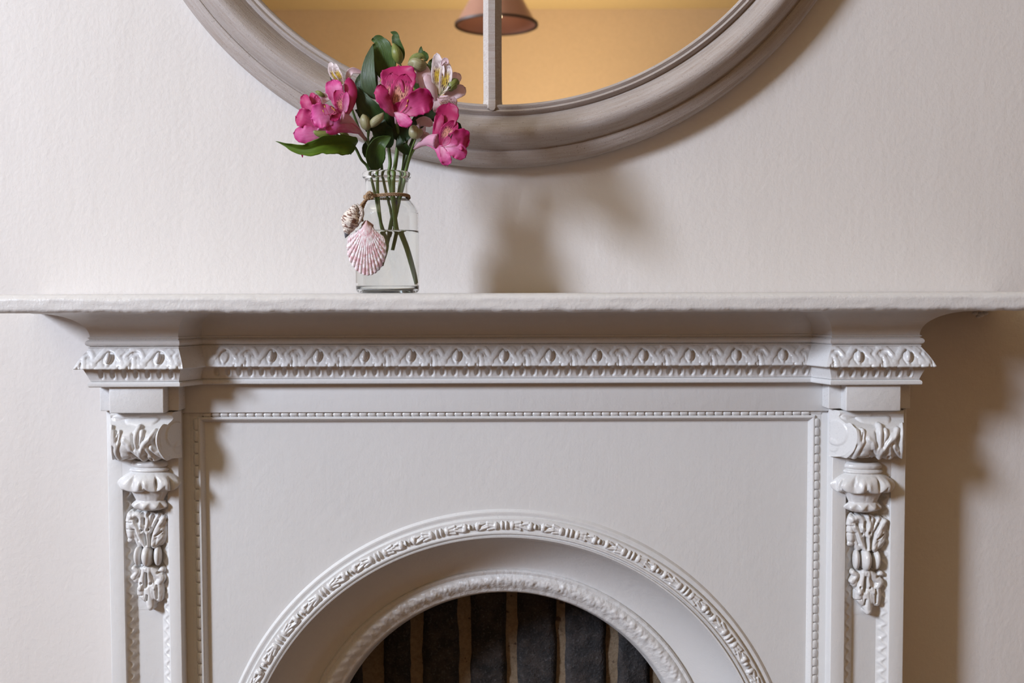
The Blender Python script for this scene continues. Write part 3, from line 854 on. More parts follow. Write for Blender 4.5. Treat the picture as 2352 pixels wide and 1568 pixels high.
# upright glazing bar, five-sided
xm = at(1131, 150, -.026).x - MX
hw = 21 * sc(-.026)
cs = [(-hw, -.010), (-hw, -.0165), (-hw * .42, -.0255), (hw * .30, -.0255), (hw, -.0165), (hw, -.010)]
zs = np.linspace(-Rg - .0005, Rg + .0005, 60)
A = Acc()
A.grid([[(xm + x_ + .0004 * float(vnoise(z * 30, 0, 1)), y_ + .0004 * float(vnoise(z * 45, x_ * 100, 2)), z) for x_, y_ in cs] for z in zs], flip=True)
# scribed foot that laps on the inner reeds at the bottom
A.grid([[(xm + x_ * s1, y_ - dy, -Rg + dz) for x_, y_ in cs] for s1, dy, dz in ((1.0, .0, .006), (1.06, .003, .001), (1.02, .0045, -.004), (.5, .0045, -.0065), (.02, .0035, -.0075))], flip=False)
o = A.out('glazing_bar', M_frame, None, True, 25); o.parent = MIR

# ================================================================== PENDANT LAMP seen in the mirror
LX, LY, LZ = -.055, -2.88, 2.10
t = NT('rose_shade'); t.set(Base_Color=(.50, .27, .21), Roughness=.32, Metallic=.3); M_rose = t.m
M_dark = mat_plain('dark_rim', (.07, .035, .025), .5)
M_bulb = NT('opal_bulb'); M_bulb.set(Base_Color=(1, .8, .6), Roughness=.3); M_bulb = M_bulb.m
PN = root('pendant_lamp', (LX, LY, LZ), 'rose-coloured conical pendant lampshade reflected in the round mirror', 'pendant lamp')
def lat(name, prof, mat, parent, n=48):
    P = lathe_P(prof, n) + np.array((LX, LY, LZ)); return grid(name, P, mat, parent, wv=True, sharp=50)
lat('lamp_shade', [(.153, .0), (.118, .062), (.080, .130), (.045, .190), (.040, .192), (.038, .188), (.076, .128), (.114, .060), (.149, .0), (.153, 0)], M_rose, PN)
lat('rim', [(.1475, -.004), (.1475, .005), (.1565, .005), (.1565, -.004), (.1475, -.004)], M_dark, PN)
lat('lamp_holder', [(0, .150), (.018, .150), (.020, .185), (.020, .215), (.008, .230), (0, .230)], M_dark, PN)
lat('cord', [(.003, .228), (.003, RZ - LZ)], M_dark, PN, 8)
_b = lat('bulb', [(0, .062), (.018, .068), (.029, .088), (.028, .108), (.015, .135), (.013, .150)], M_bulb, PN, 20)
pl = bpy.data.lights.new('pendant_fill_light', 'POINT'); pl.energy = .16; pl.color = (1, .72, .45); pl.shadow_soft_size = .02  # bulb itself is unlit; small light added to brighten the lampshade inside
plo = bpy.data.objects.new('pendant_fill_light', pl); plo.location = (LX, LY, LZ + .04); COL.objects.link(plo)



# ================================================================== VASE, WATER, TWINE, SHELLS
VY = -.112
vs = sc(VY)
vb = at(890.5, 671, VY); VX = vb.x; VZ = ZS + .0003
def vz(py): return VZ + (671 - py) * vs
VR = root('glass_bottle_vase', (VX, VY, VZ), 'small clear glass bottle vase standing on the mantel shelf', 'vase')
outp = [(0, 669.6), (54, 669.8), (60, 671), (66, 670), (70.5, 666), (72, 660), (72.2, 640), (72.2, 560), (72, 500), (71, 488), (67.5, 477), (61, 467), (54, 460), (50.5, 456), (49, 451), (48.5, 440), (48.5, 425), (49, 415), (51, 411), (54.5, 408), (55.5, 403), (54.5, 398), (51, 395.5), (48, 395)]
inp = [(45.5, 397), (44.5, 402), (44.3, 412), (44.2, 440), (45, 452), (49, 459), (57, 467), (64, 477), (67.5, 488), (68.8, 500), (69, 560), (69, 645), (68, 656), (63, 663), (48, 665.5), (20, 665.5), (0, 665)]
def cat2(P, n): return catmull(np.array(P, float), n)
pp = np.vstack([cat2(outp, 90), cat2(inp, 80)])
pp[:, 0] = np.clip(pp[:, 0], 0, None)
grid('bottle_glass', lathe_P([(r * vs, vz(y)) for r, y in pp], 96, (VX, VY)), M_glass, VR, wv=True, flip=True)
# water overlaps the inside of the glass a little, its surface creeping up at the wall
wp = [(0, 664.7), (20, 665.2), (48, 665.2), (63.3, 662.7), (68.3, 655.8), (69.25, 645), (69.25, 560), (69.3, 529.5), (67.5, 531.6), (64, 532.8), (55, 533.3), (0, 533.5)]
wat = grid('vase_water', lathe_P([(r * vs, vz(y)) for r, y in wp], 96, (0, 0)) + np.array((0, 0, -vz(533))), M_water, None, wv=True, sharp=30, flip=True, loc=(VX, VY, vz(533)))
wat.location = (VX, VY, vz(533))
tag(wat, 'clear water filling the lower half of the glass bottle vase', 'water')

def mat_twine():
    t = NT('jute_twine'); a = t.noise(t.coord(), 900, 4, .7)
    t.set(Base_Color=t.ramp(a, [(.3, (.20, .115, .06)), (.7, (.46, .31, .18))]), Roughness=.9, Normal=t.bump(a, .0006, 1.0)); return t.m
M_twine = mat_twine()
def rope_P(path, R, pitch, n, phase, wraps=True):
    P = catmull(path, n); T = np.gradient(P, axis=0); ds = np.linalg.norm(T, axis=1); T /= ds[:, None] + 1e-12
    s = np.cumsum(ds); up = np.array([.13, -.3, .95]); out = []
    for i in range(n):
        N = up - T[i] * up.dot(T[i]); nn = np.linalg.norm(N)
        N = N / nn if nn > 1e-3 else np.array([1., 0, 0]); B = np.cross(T[i], N); a = 2 * math.pi * s[i] / pitch + phase
        out.append(P[i] + R * (math.cos(a) * N + math.sin(a) * B))
    return np.array(out)
A = Acc()
u_ = vs
def V3(px, py, d=0.0):
    """a point near the vase: photograph column and row on the plane d metres in front of the vase axis"""
    p = at(px, py, VY - d); return (p.x, p.y, p.z)
loops = []
for dz, r0 in ((0, 51.0), (3.6, 51.6)):
    th = np.linspace(math.radians(205), math.radians(205 + 362), 40)
    loops.append([(VX + r0 * vs * math.cos(a), VY + r0 * vs * math.sin(a), vz(449.5 + dz + 1.6 * math.sin(a * 2))) for a in th])
kx = (VX + 51 * vs * math.cos(math.radians(225)), VY + 51 * vs * math.sin(math.radians(225)), vz(449))
knot = V3(852, 449, .021)
cords = [[V3(856, 448, .019), V3(846, 452, .022), V3(838, 464, .024), V3(832, 480, .026), V3(829, 495, .027), V3(832, 508, .027)],
         [V3(856, 452, .020), V3(842, 458, .024), V3(833, 468, .026), V3(824, 480, .028), V3(820, 490, .029)]]
kn = [[V3(842, 446, .022), V3(848, 441, .0245), V3(856, 446, .0245), V3(855, 455, .0245), V3(847, 456, .026), V3(843, 449, .0265), V3(850, 444, .0265), V3(858, 450, .024)]]
for pth in loops:
    for ph in (0, math.pi): A.grid(tube_P(rope_P(pth, 1.35 * u_, 11 * u_, 240, ph), 1.35 * u_, 240, 7, False), wv=True)
for pth in cords:
    for ph in (0, 2.1, 4.2): A.grid(tube_P(rope_P(pth, 1.9 * u_, 15 * u_, 80, ph), 2.0 * u_, 80, 7, False), wv=True)
for pth in kn:
    for ph in (0, math.pi): A.grid(tube_P(rope_P(pth, 1.4 * u_, 12 * u_, 90, ph), 1.8 * u_, 90, 7, False), wv=True)
rr_ = random.Random(3)
for i in range(46):                           # stray fibres
    a = rr_.choice(loops[0][12:] + cords[0] + cords[1] + kn[0])
    d = [rr_.uniform(-1, 1) for _ in range(3)]
    b = tuple(a[k] + d[k] * 6 * u_ for k in range(3)); m_ = tuple((a[k] + b[k]) / 2 + rr_.uniform(-1, 1) * 2 * u_ for k in range(3))
    A.grid(tube_P([a, m_, b], .22 * u_, 5, 4), wv=True)
tw = A.out('twine', M_twine, None, True, 70)
tag(tw, 'brown jute twine knotted round the neck of the glass vase', 'twine')

def mat_scallop():
    t = NT('scallop_pink')
    uv = t.coord('UV', (16, 7, 1)); a = t.noise(uv, 1.0, 4, .6)
    uv2 = t.coord('UV', (70, 14, 1)); b = t.noise(uv2, 1.0, 3, .6)
    c = t.mix(t.ramp(a, [(.44, 0.), (.60, .8)]), (.80, .74, .76), (.62, .33, .37))
    c = t.mix(t.ramp(b, [(.53, 0.), (.64, .8)]), c, (.50, .20, .21))
    s_ = t.new('ShaderNodeSeparateXYZ'); t.l(t.coord('UV', (1, 1, 1)), s_.inputs[0])
    c = t.mix(t.ramp(s_.outputs[1], [(.0, .75), (.22, 0.)]), c, (.50, .27, .25))
    t.set(Base_Color=c, Roughness=.45, Normal=t.bump(b, .0005, .6)); return t.m
M_scal = mat_scallop()
def scallop():
    ux, uy, dd = 838, 508, .0315
    na, nr = 170, 60
    th = np.linspace(-1, 1, na); r = np.linspace(0, 1, nr)
    TH, R = np.meshgrid(th, r, indexing='ij')
    ang = TH * math.radians(74)
    rad_ = 122 * (1 - .10 * np.abs(TH) ** 2 - .22 * np.abs(TH) ** 6) + 1.4 * np.cos(TH * math.pi * 17)
    # narrow fan near the hinge, wide at the rim
    q = R ** .92
    aa = ang * (.78 + .22 * R)
    ax = math.radians(3)
    X = ux + q * rad_ * np.sin(aa + ax) * .545 * (1 - .12 * R)
    Y = uy + q * rad_ * (np.cos(aa * .93) * .93 + .07)
    X = X - 3 * R + 5
    dome = 20 * np.sqrt(np.clip(1 - ((R - .45) / .62) ** 2, 0, 1)) * np.sqrt(np.clip(1 - .92 * TH ** 2, 0, 1))
    ribs = 1.9 * np.cos(TH * math.pi * 17) * np.clip(R * 2.2, 0, 1) * np.clip(1.05 - np.abs(TH) ** 8, 0, 1)
    grow = .5 * np.sin(R * 46)
    D = dome + ribs + grow
    def place(D):
        P = np.zeros(X.shape + (3,)); s1 = sc(VY - dd)
        o_ = at(ux, uy, VY - dd)
        P[..., 0] = o_.x + (X - ux) * s1; P[..., 1] = o_.y - D * s1 * .55 + (Y - uy) * s1 * .10; P[..., 2] = o_.z - (Y - uy) * s1
        return P
    o = grid('scallop_shell', place(D), M_scal, None, flip=False)
    md = o.modifiers.new('thick', 'SOLIDIFY'); md.thickness = .0011; md.offset = -1
    tag(o, 'pink and white ribbed scallop shell hanging against the glass vase', 'shell', None)
    A = Acc()                                  # the two small ears at the hinge
    for sgn, w in ((1, 15), (-1, 9)):
        P = []
        for i in range(9):
            t_ = i / 8
            P.append([V3(ux + 3 + sgn * (2 + t_ * w), uy - 3 + t_ * 11 + j * (8 + 5 * t_) / 5, dd + .001 + .0015 * math.cos(j * 1.1) - .003 * t_) for j in range(6)])
        A.grid(P, flip=(sgn < 0))
    e = A.out('hinge_ear', M_scal, o); m2 = e.modifiers.new('thick', 'SOLIDIFY'); m2.thickness = .001
    return o
scallop()
def mat_whelk():
    t = NT('brown_spotted_shell')
    a = t.noise(t.coord('UV', (22, 9, 1)), 1.0, 3, .6); f = t.noise(t.coord('UV', (3, 110, 1)), 1.0, 2)
    c = t.mix(t.ramp(a, [(.50, 0.), (.55, 1.)]), (.80, .72, .64), (.17, .07, .045))
    c = t.mix(t.ramp(f, [(.5, 0.), (.7, .35)]), c, (.50, .36, .27))
    s_ = t.new('ShaderNodeSeparateXYZ'); t.l(t.coord('UV', (1, 1, 1)), s_.inputs[0])
    c = t.mix(t.ramp(s_.outputs[0], [(.80, 0.), (.88, .9)]), c, (.10, .11, .14))
    t.set(Base_Color=c, Roughness=.4, Normal=t.bump(f, .0006, .7)); return t.m
M_whelk = mat_whelk()
def whelk():
    a = np.array(V3(817, 470, .034)); b = np.array(V3(793, 547, .030))
    L = np.linalg.norm(b - a); ax = (b - a) / L
    N = np.cross(ax, (0, 1, 0)); N /= np.linalg.norm(N); B = np.cross(ax, N)
    n, m = 150, 48
    T, Q = np.meshgrid(np.linspace(0, 1, n), np.linspace(0, 2 * math.pi, m, endpoint=False), indexing='ij')
    # siphon end, body whorl, then the tapering spire to the dark apex
    base = np.interp(T, [0, .08, .2, .36, .5, .64, .78, .9, 1], [4, 9, 13.5, 20.5, 20, 15.5, 9.5, 4.6, .3])
    whorl = np.mod(5.2 * T ** 1.25 + Q / (2 * math.pi), 1)
    rad_ = base * (1 + .15 * np.sin(math.pi * whorl) ** .7 * np.clip(T * 3 - .5, 0, 1) - .06) + .35 * np.sin(T * 190)
    P = a + ax * (T * L)[..., None] + (rad_ * vs)[..., None] * (np.cos(Q)[..., None] * N + np.sin(Q)[..., None] * B)
    o = grid('spiral_shell', P, M_whelk, None, wv=True)
    tag(o, 'brown spotted spiral sea shell with a dark tip hanging beside the scallop', 'shell')
    # flared outer lip of the mouth
    pts = [V3(820, 468, .036), V3(829, 478, .037), V3(832, 492, .037), V3(826, 508, .036), V3(815, 520, .035)]
    tube('shell_lip', pts, [1.5 * vs, 4.2 * vs, 4.6 * vs, 4 * vs, 1.2 * vs], M_whelk, o, 24, 10)
whelk()

# ================================================================== ALSTROEMERIAS
def petal_mat(name, base, mid, tip, edge, vein=.25, stripes=0, patch=None, stripecol=(.16, .01, .03), trans=.35):
    t = NT(name)
    tc = t.new('ShaderNodeTexCoord'); s_ = t.new('ShaderNodeSeparateXYZ'); t.l(tc.outputs['UV'], s_.inputs[0])
    v = s_.outputs[0]; u = s_.outputs[1]                      # v along the petal, u across
    ua = t.math('ABSOLUTE', t.math('SUBTRACT', t.math('MULTIPLY', u, 2.0), 1.0))
    c = t.ramp(v, [(0.0, base), (.45, mid), (.92, tip)])
    nz = t.noise(t.coord('UV', (3, 3, 1)), 2.0, 3)
    c = t.mix(t.math('MULTIPLY', t.ramp(ua, [(.45, 0.), (1., 1.)]), .75), c, edge)
    c = t.mix(t.ramp(nz, [(.35, 0.), (.7, .45)]), c, edge)
    ve = t.noise(t.coord('UV', (1.2, 36, 1)), 1.0, 3, .6)
    c = t.mix(t.ramp(ve, [(.45, 0.), (.65, vein)]), c, tuple(x * .55 for x in tip))
    if patch:
        m = t.math('MULTIPLY', t.ramp(v, [(.22, 0.), (.36, 1.), (.60, 1.), (.74, 0.)]), t.ramp(ua, [(.42, 1.), (.72, 0.)]))
        c = t.mix(m, c, patch)
    if stripes:
        st = t.noise(t.coord('UV', (9.0, 26, 1)), 1.0, 1, .4)
        m = t.math('MULTIPLY', t.ramp(st, [(.545, 0.), (.575, 1.)]), t.math('MULTIPLY', t.ramp(v, [(.18, 0.), (.28, 1.), (.80, 1.), (.88, 0.)]), t.ramp(ua, [(.62, 1.), (.84, 0.)])))
        c = t.mix(t.math('MULTIPLY', m, stripes), c, stripecol)
    n = t.bump(ve, .0003, .35)
    t.set(Base_Color=c, Roughness=.5, Normal=n)
    tr = t.new('ShaderNodeBsdfTranslucent'); t.l(c, tr.inputs['Color'])
    mx = t.new('ShaderNodeMixShader'); mx.inputs[0].default_value = trans
    t.l(t.bsdf.outputs[0], mx.inputs[1]); t.l(tr.outputs[0], mx.inputs[2]); t.l(mx.outputs[0], t.outn.inputs[0])
    return t.m
PK_OUT = petal_mat('petal_magenta', (.80, .36, .50), (.72, .105, .32), (.56, .016, .165), (.50, .010, .14))
PK_SOFT = petal_mat('petal_pink', (.86, .60, .72), (.82, .31, .56), (.74, .10, .38), (.64, .025, .24))
PK_DARK = petal_mat('petal_crimson', (.50, .05, .14), (.52, .018, .14), (.46, .010, .12), (.40, .008, .10))
PK_IN = petal_mat('petal_striped_pink', (.40, .02, .06), (.72, .115, .32), (.56, .018, .165), (.52, .012, .15), .2, 1.0, (.86, .42, .32))
PK_FUN = petal_mat('petal_pale_funnel', (.26, .30, .12), (.80, .52, .60), (.78, .34, .52), (.80, .42, .56), .4)
WH_OUT = petal_mat('petal_blush', (.70, .50, .52), (.80, .64, .66), (.80, .56, .62), (.78, .62, .66), .25)
WH_IN = petal_mat('petal_striped_white', (.62, .50, .16), (.82, .72, .70), (.84, .76, .78), (.84, .74, .76), .12, 1.0, (.76, .56, .07), (.12, .01, .03))
WH_IN2 = petal_mat('petal_striped_blush', (.60, .35, .38), (.78, .60, .62), (.82, .66, .70), (.80, .60, .66), .2, .9, None, (.22, .02, .06))
def leaf_mat(name, a, b):
    t = NT(name)
    ve = t.noise(t.coord('UV', (1.0, 26, 1)), 1.0, 3, .55); big = t.noise(t.coord('UV', (3, 2, 1)), 1.3, 3)
    c = t.mix(t.ramp(big, [(.3, 0.), (.7, 1.)]), a, b); c = t.mix(t.ramp(ve, [(.42, 0.), (.62, .4)]), c, tuple(x * .55 for x in a))
    t.set(Base_Color=c, Roughness=.36, Normal=t.bump(ve, .001, .6))
    tr = t.new('ShaderNodeBsdfTranslucent'); t.l(c, tr.inputs['Color'])
    mx = t.new('ShaderNodeMixShader'); mx.inputs[0].default_value = .25
    t.l(t.bsdf.outputs[0], mx.inputs[1]); t.l(tr.outputs[0], mx.inputs[2]); t.l(mx.outputs[0], t.outn.inputs[0])
    return t.m
LF = leaf_mat('leaf_green', (.052, .105, .020), (.085, .16, .025))
LFD = leaf_mat('leaf_dark_green', (.022, .050, .014), (.040, .080, .018))
LFB = leaf_mat('leaf_blue_green', (.075, .125, .060), (.11, .165, .085))
LFY = leaf_mat('leaf_bright_green', (.10, .20, .015), (.16, .27, .02))
M_stem = mat_plain('stem_green', (.105, .165, .035), .42, bump=.0003, scale=200)
M_stemd = mat_plain('stem_deep_green', (.060, .105, .025), .42, bump=.0003, scale=200)
M_budg = leaf_mat('bud_green', (.22, .27, .06), (.32, .34, .10))
M_budp = leaf_mat('bud_pale', (.36, .34, .17), (.46, .42, .26))
M_anth = mat_plain('anther_yellow', (.72, .42, .08), .6)
M_anthd = mat_plain('anther_dark', (.05, .012, .015), .7)
M_fil = mat_plain('filament_pink', (.62, .07, .20), .45)

OX, OY = 600.0, 40.0
def Z(zx, zy, d):
    """control point read off a 4.355x enlargement of the bouquet; d = cm in front of the vase axis"""
    p = at(OX + zx / 4.355, OY + zy / 4.355, VY - d * .01); return np.array((p.x, p.y, p.z))
ZK = vs / 4.355
CAMD = np.array((0.0, -1.0, 0.05))
PROFS = {
    'fan': lambda s: (.14 + 1.06 * s ** .8) * np.sqrt(np.clip(1 - s ** 2.6, 0, 1)),
    'outer': lambda s: (.15 + 1.02 * s ** .72) * np.sqrt(np.clip(1 - s ** 3.4, 0, 1)),
    'inner': lambda s: (.22 + .85 * np.sin(np.pi * np.clip(s, 0, 1) ** .95 * .62)) * np.sqrt(np.clip(1 - s ** 3.2, 0, 1)),
    'leaf': lambda s: np.sin(np.pi * s ** .80) ** .82 + .03,
    'lance': lambda s: np.sin(np.pi * s ** .62) ** .9 + .03,
    'cone': lambda s: .16 + .84 * s ** 1.1,
}
def petal(name, pts, w, mat, parent, prof='outer', tilt=0.0, cup=.25, ruf=.06, seed=0, curl=0.0, notch=.10, thick=.0005, ns=34, nt=19, twist=0.0, fold=0.0):
    P = catmull(np.array([Z(*p) for p in pts]), ns)
    Tn = np.gradient(P, axis=0); Tn /= np.linalg.norm(Tn, axis=1)[:, None]
    s = np.linspace(0, 1, ns); wf = PROFS[prof](s) * w * ZK
    q = random.Random(seed * 13 + 1); ph = [q.uniform(0, 6.28) for _ in range(4)]
    t = np.linspace(-1, 1, nt); G = np.zeros((ns, nt, 3))
    for i in range(ns):
        side = np.cross(Tn[i], CAMD); side /= np.linalg.norm(side) + 1e-9
        nor = np.cross(side, Tn[i]); nor /= np.linalg.norm(nor)
        if nor.dot(CAMD) < 0: nor = -nor
        a = tilt + twist * (s[i] - .5)
        sd = math.cos(a) * side + math.sin(a) * nor; nr = math.cos(a) * nor - math.sin(a) * side
        for j in range(nt):
            tt = t[j]; at_ = abs(tt)
            r = 1.7 * ruf * w * ZK * at_ ** 2.0 * s[i] ** .8 * (math.sin(s[i] * 15 + ph[0] + (0 if tt > 0 else 2.1)) + .5 * math.sin(s[i] * 31 + ph[1] + tt * 2))
            el = ruf * .55 * wf[i] * at_ ** 3 * (math.sin(s[i] * 37 + ph[2] + tt * 3) + .6 * math.sin(s[i] * 71 + ph[3]))
            h = cup * wf[i] * at_ ** 2 + r + fold * wf[i] * at_
            push = -notch * w * ZK * (max(0, 1 - at_ * 3.0)) * 0 + 0.0
            G[i, j] = P[i] + sd * (tt * wf[i] + el * np.sign(tt)) + nr * h
        if s[i] > .7:   # small pointed tip in the middle, soft frills beside it
            k2 = ((s[i] - .7) / .3) ** 2
            for j in range(nt):
                G[i, j] += Tn[i] * w * ZK * k2 * (notch * math.exp(-(t[j] / .13) ** 2) + (.05 if prof in ('outer', 'inner') else 0) * (math.sin(t[j] * 9 + ph[3]) + .5 * math.sin(t[j] * 21 + ph[1])) * (1 - t[j] ** 4))
                G[i, j] -= CAMD * curl * w * ZK * k2
    o = grid(name, G, mat, parent)
    md = o.modifiers.new('thick', 'SOLIDIFY'); md.thickness = thick; md.offset = 0
    return o
def stamen(pts, parent, dark=False, filmat=None):
    P = [Z(*p) for p in pts]
    f = tube('stamen', P, 3.2 * ZK, filmat or M_fil, parent, 12, 6)
    d = P[-1] - P[-2]; d /= np.linalg.norm(d)
    tube('anther', [P[-1] - d * 4 * ZK, P[-1] + d * 8 * ZK, P[-1] + d * 20 * ZK], [4 * ZK, 5.5 * ZK, 3.5 * ZK], M_anthd if dark else M_anth, parent, 8, 8)
def bud(pts, w, mat, parent, name='bud', seed=0):
    n, m = 30, 24
    P = catmull(np.array([Z(*p) for p in pts]), n); T = np.gradient(P, axis=0); T /= np.linalg.norm(T, axis=1)[:, None]
    s = np.linspace(0, 1, n); R = w * ZK * (np.sin(np.pi * s ** .85) ** .75 * .98 + .05 * (1 - s)) ; G = np.zeros((n, m, 3))
    for i in range(n):
        N = np.cross(T[i], CAMD); N /= np.linalg.norm(N); B = np.cross(T[i], N)
        for j in range(m):
            a = 2 * math.pi * j / m + s[i] * .9
            r = R[i] * (1 + .085 * abs(math.cos(1.5 * a + seed)) ** .5 - .05)
            G[i, j] = P[i] + r * (math.cos(a) * N + math.sin(a) * B)
    return grid(name, G, mat, parent, wv=True)
def stem(pts, r, parent, mat=None, name='stem'):
    return tube(name, [Z(*p) for p in pts], [x * ZK for x in r] if hasattr(r, '__len__') else r * ZK, mat or M_stem, parent, 40, 10)
def P2(px, py, d): return ((px - OX) * 4.355, (py - OY) * 4.355, d)
def throat(parent, pts, r, mat, name='flower'):
    return tube(name, [Z(*p) for p in pts], [x * ZK for x in r], mat, parent, 16, 14)

def flowerstem(label, loc):
    return root('alstroemeria_stem', loc, label, 'flower', 'cut alstroemeria stems in the vase')
mouth = (VX, VY, vz(660))

# --- A: centre, deep pink, facing the room
fa = flowerstem('alstroemeria stem whose magenta flower faces forward at the centre of the vase bouquet', mouth)
stem([(1350, 1010, 2.6), (1370, 1200, .8), (1345, 1450, .3), P2(904, 400, .3), P2(903, 450, .3), P2(910, 520, 0), P2(925, 575, -.2), P2(943, 652, -.4)], [13, 20, 21, 22, 22, 23, 22, 22], fa)
F1 = throat(fa, [(1352, 1060, 2.2), (1354, 990, 2.8), (1356, 940, 3.2)], [14, 24, 36], PK_FUN)
petal('petal', [(1362, 940, 3.0), (1372, 760, 2.9), (1374, 600, 2.7), (1372, 478, 2.3)], 232, PK_OUT, F1, 'fan', cup=.16, ruf=.05, seed=1, curl=.10)
petal('petal', [(1350, 960, 3.1), (1372, 850, 3.2), (1410, 700, 3.1), (1440, 570, 2.8)], 118, PK_IN, F1, 'inner', cup=.02, ruf=.03, seed=2)
petal('petal', [(1345, 960, 3.05), (1335, 850, 3.15), (1320, 700, 3.05), (1300, 560, 2.75)], 118, PK_IN, F1, 'inner', cup=.02, ruf=.04, seed=22, tilt=.05)
petal('petal', [(1335, 985, 3.2), (1275, 900, 3.8), (1215, 790, 4.2), (1195, 668, 4.1)], 88, PK_OUT, F1, cup=-.25, ruf=.09, seed=3, tilt=-.25, curl=.1)
petal('petal', [(1390, 950, 3.2), (1480, 900, 3.9), (1600, 838, 4.3), (1712, 800, 4.1)], 152, PK_OUT, F1, cup=.20, ruf=.07, seed=4, tilt=-.30, curl=.15)
petal('petal', [(1345, 960, 3.4), (1400, 1000, 3.8), (1440, 1050, 4.2), (1458, 1098, 4.3)], 84, PK_SOFT, F1, cup=.12, ruf=.06, seed=5, notch=.2, tilt=.2)
petal('throat_patch', [(1330, 990, 3.15), (1375, 930, 3.2), (1420, 850, 3.3)], 70, PK_DARK, F1, 'inner', cup=.3, seed=6)
stamen([(1385, 960, 3.4), (1420, 930, 3.9), (1450, 890, 4.2)], F1)
stamen([(1390, 950, 3.4), (1440, 900, 3.9), (1462, 840, 4.2)], F1)
petal('leaf', [(1150, 1530, .6), (1140, 1400, 1.6), (1180, 1270, 2.4), (1300, 1190, 2.5)], 92, LF, fa, 'leaf', cup=.35, ruf=.03, seed=7, tilt=-.3, thick=.0004)
petal('leaf', [(1290, 1180, 1.2), (1180, 1040, 1.9), (1060, 900, 2.2), (950, 690, 1.9)], 120, LFD, fa, 'leaf', cup=.3, ruf=.03, seed=8, tilt=.2, thick=.0004)
petal('leaf', [(1300, 1300, .8), (1230, 1180, 1.6), (1190, 1080, 2.0), (1210, 960, 1.9)], 95, LFD, fa, 'leaf', cup=.2, ruf=.03, seed=9, thick=.0004)
petal('leaf', [(1420, 1250, .9), (1400, 1150, 1.2), (1330, 1040, 1.3), (1280, 930, 1.2)], 110, LFD, fa, 'leaf', cup=.2, ruf=.03, seed=10, thick=.0004)

# --- B: left, two lighter pink flowers
fb_ = flowerstem('alstroemeria stem carrying the two pale pink flowers at the left of the bouquet', mouth)
stem([(1040, 1200, 1.5), (1085, 1300, .8), (1120, 1420, .5), P2(866, 398, .3), P2(868, 450, .2), P2(876, 520, 0), P2(889, 560, -.1), P2(880, 610, -.2)], [12, 14, 16, 17, 17, 17, 16, 15], fb_)
stem([(700, 1140, 2.0), (820, 1210, 1.4), (930, 1290, .8), (1000, 1420, .6), P2(845, 385, .5), P2(858, 430, .4), P2(872, 500, .1), P2(888, 548, 0)], [10, 12, 14, 14, 14, 14, 14, 13], fb_, M_stemd)
F2 = throat(fb_, [(1050, 1230, 1.4), (960, 1120, 2.0), (860, 1040, 2.8), (780, 1000, 3.4)], [14, 30, 62, 80], PK_FUN)
petal('petal', [(990, 1150, 2.2), (880, 1100, 3.2), (760, 1080, 3.9), (655, 1150, 4.1)], 92, PK_SOFT, F2, cup=-.3, ruf=.05, seed=11, tilt=.2, notch=.2)
petal('petal', [(800, 960, 3.0), (770, 830, 3.3), (730, 710, 3.3), (715, 625, 3.0)], 108, PK_SOFT, F2, cup=.15, ruf=.07, seed=12, tilt=.1, curl=.15)
petal('petal', [(850, 990, 3.0), (890, 860, 3.2), (900, 730, 3.1), (872, 605, 2.8)], 76, PK_OUT, F2, cup=-.35, ruf=.05, seed=13, tilt=-.3, notch=.2)
petal('petal', [(830, 1000, 3.4), (842, 900, 3.7), (850, 820, 3.8), (852, 745, 3.7)], 38, PK_SOFT, F2, 'inner', cup=.2, ruf=.05, seed=14)
petal('petal', [(770, 985, 3.3), (810, 910, 3.55), (800, 830, 3.6), (745, 730, 3.5)], 82, PK_IN, F2, 'inner', cup=.2, ruf=.04, seed=15)
petal('petal', [(790, 1000, 3.5), (700, 985, 4.1), (590, 985, 4.4), (502, 1010, 4.2)], 150, PK_SOFT, F2, cup=.10, ruf=.07, seed=16, tilt=.10, curl=.12)
for e, (a, b) in enumerate(((640, 900), (715, 915), (735, 932), (625, 945))):
    stamen([(760, 1020, 3.5), (690 + e * 6, 990 - e * 8, 4.5), (a + 15, b + 30, 4.8), (a, b, 4.9)], F2, filmat=M_fil)
petal('throat_patch', [(790, 960, 3.75), (745, 1000, 4.2), (690, 1025, 4.4)], 42, PK_DARK, F2, 'inner', cup=.3, seed=17)
F3 = throat(fb_, [(740, 1170, 1.6), (640, 1150, 2.0), (560, 1100, 2.4)], [16, 44, 70], PK_FUN)
petal('petal', [(620, 1130, 2.2), (520, 1060, 2.6), (430, 1010, 2.8), (345, 985, 2.6)], 118, PK_OUT, F3, cup=.2, ruf=.06, seed=18, curl=.2)
petal('petal', [(700, 1160, 2.4), (570, 1170, 2.9), (440, 1170, 3.1), (325, 1160, 2.9)], 108, PK_SOFT, F3, cup=-.2, ruf=.05, seed=19, tilt=.1)
petal('petal', [(570, 1030, 2.2), (500, 950, 2.5), (450, 860, 2.5), (425, 772, 2.2)], 70, PK_OUT, F3, cup=.2, ruf=.06, seed=20, tilt=.2)
petal('petal', [(590, 990, 2.1), (560, 900, 2.2), (530, 830, 2.1), (500, 755, 1.8)], 50, PK_OUT, F3, 'inner', cup=.2, ruf=.06, seed=21)
petal('petal', [(600, 970, 2.2), (580, 900, 2.3), (560, 840, 2.2), (553, 775, 2.0)], 42, PK_DARK, F3, 'inner', cup=.2, ruf=.06, seed=23)
petal('petal', [(420, 1270, 2.4), (410, 1340, 2.2), (412, 1400, 2.0)], 12, PK_OUT, F3, 'inner', seed=24)
b1 = bud([(745, 1130, 2.2), (660, 1170, 2.6), (560, 1160, 2.8), (488, 1115, 2.8)], 36, M_budg, fb_)
bud([(920, 1270, 1.2), (860, 1200, 1.6), (800, 1140, 1.8), (762, 1115, 1.8)], 30, M_budg, fb_, seed=1)
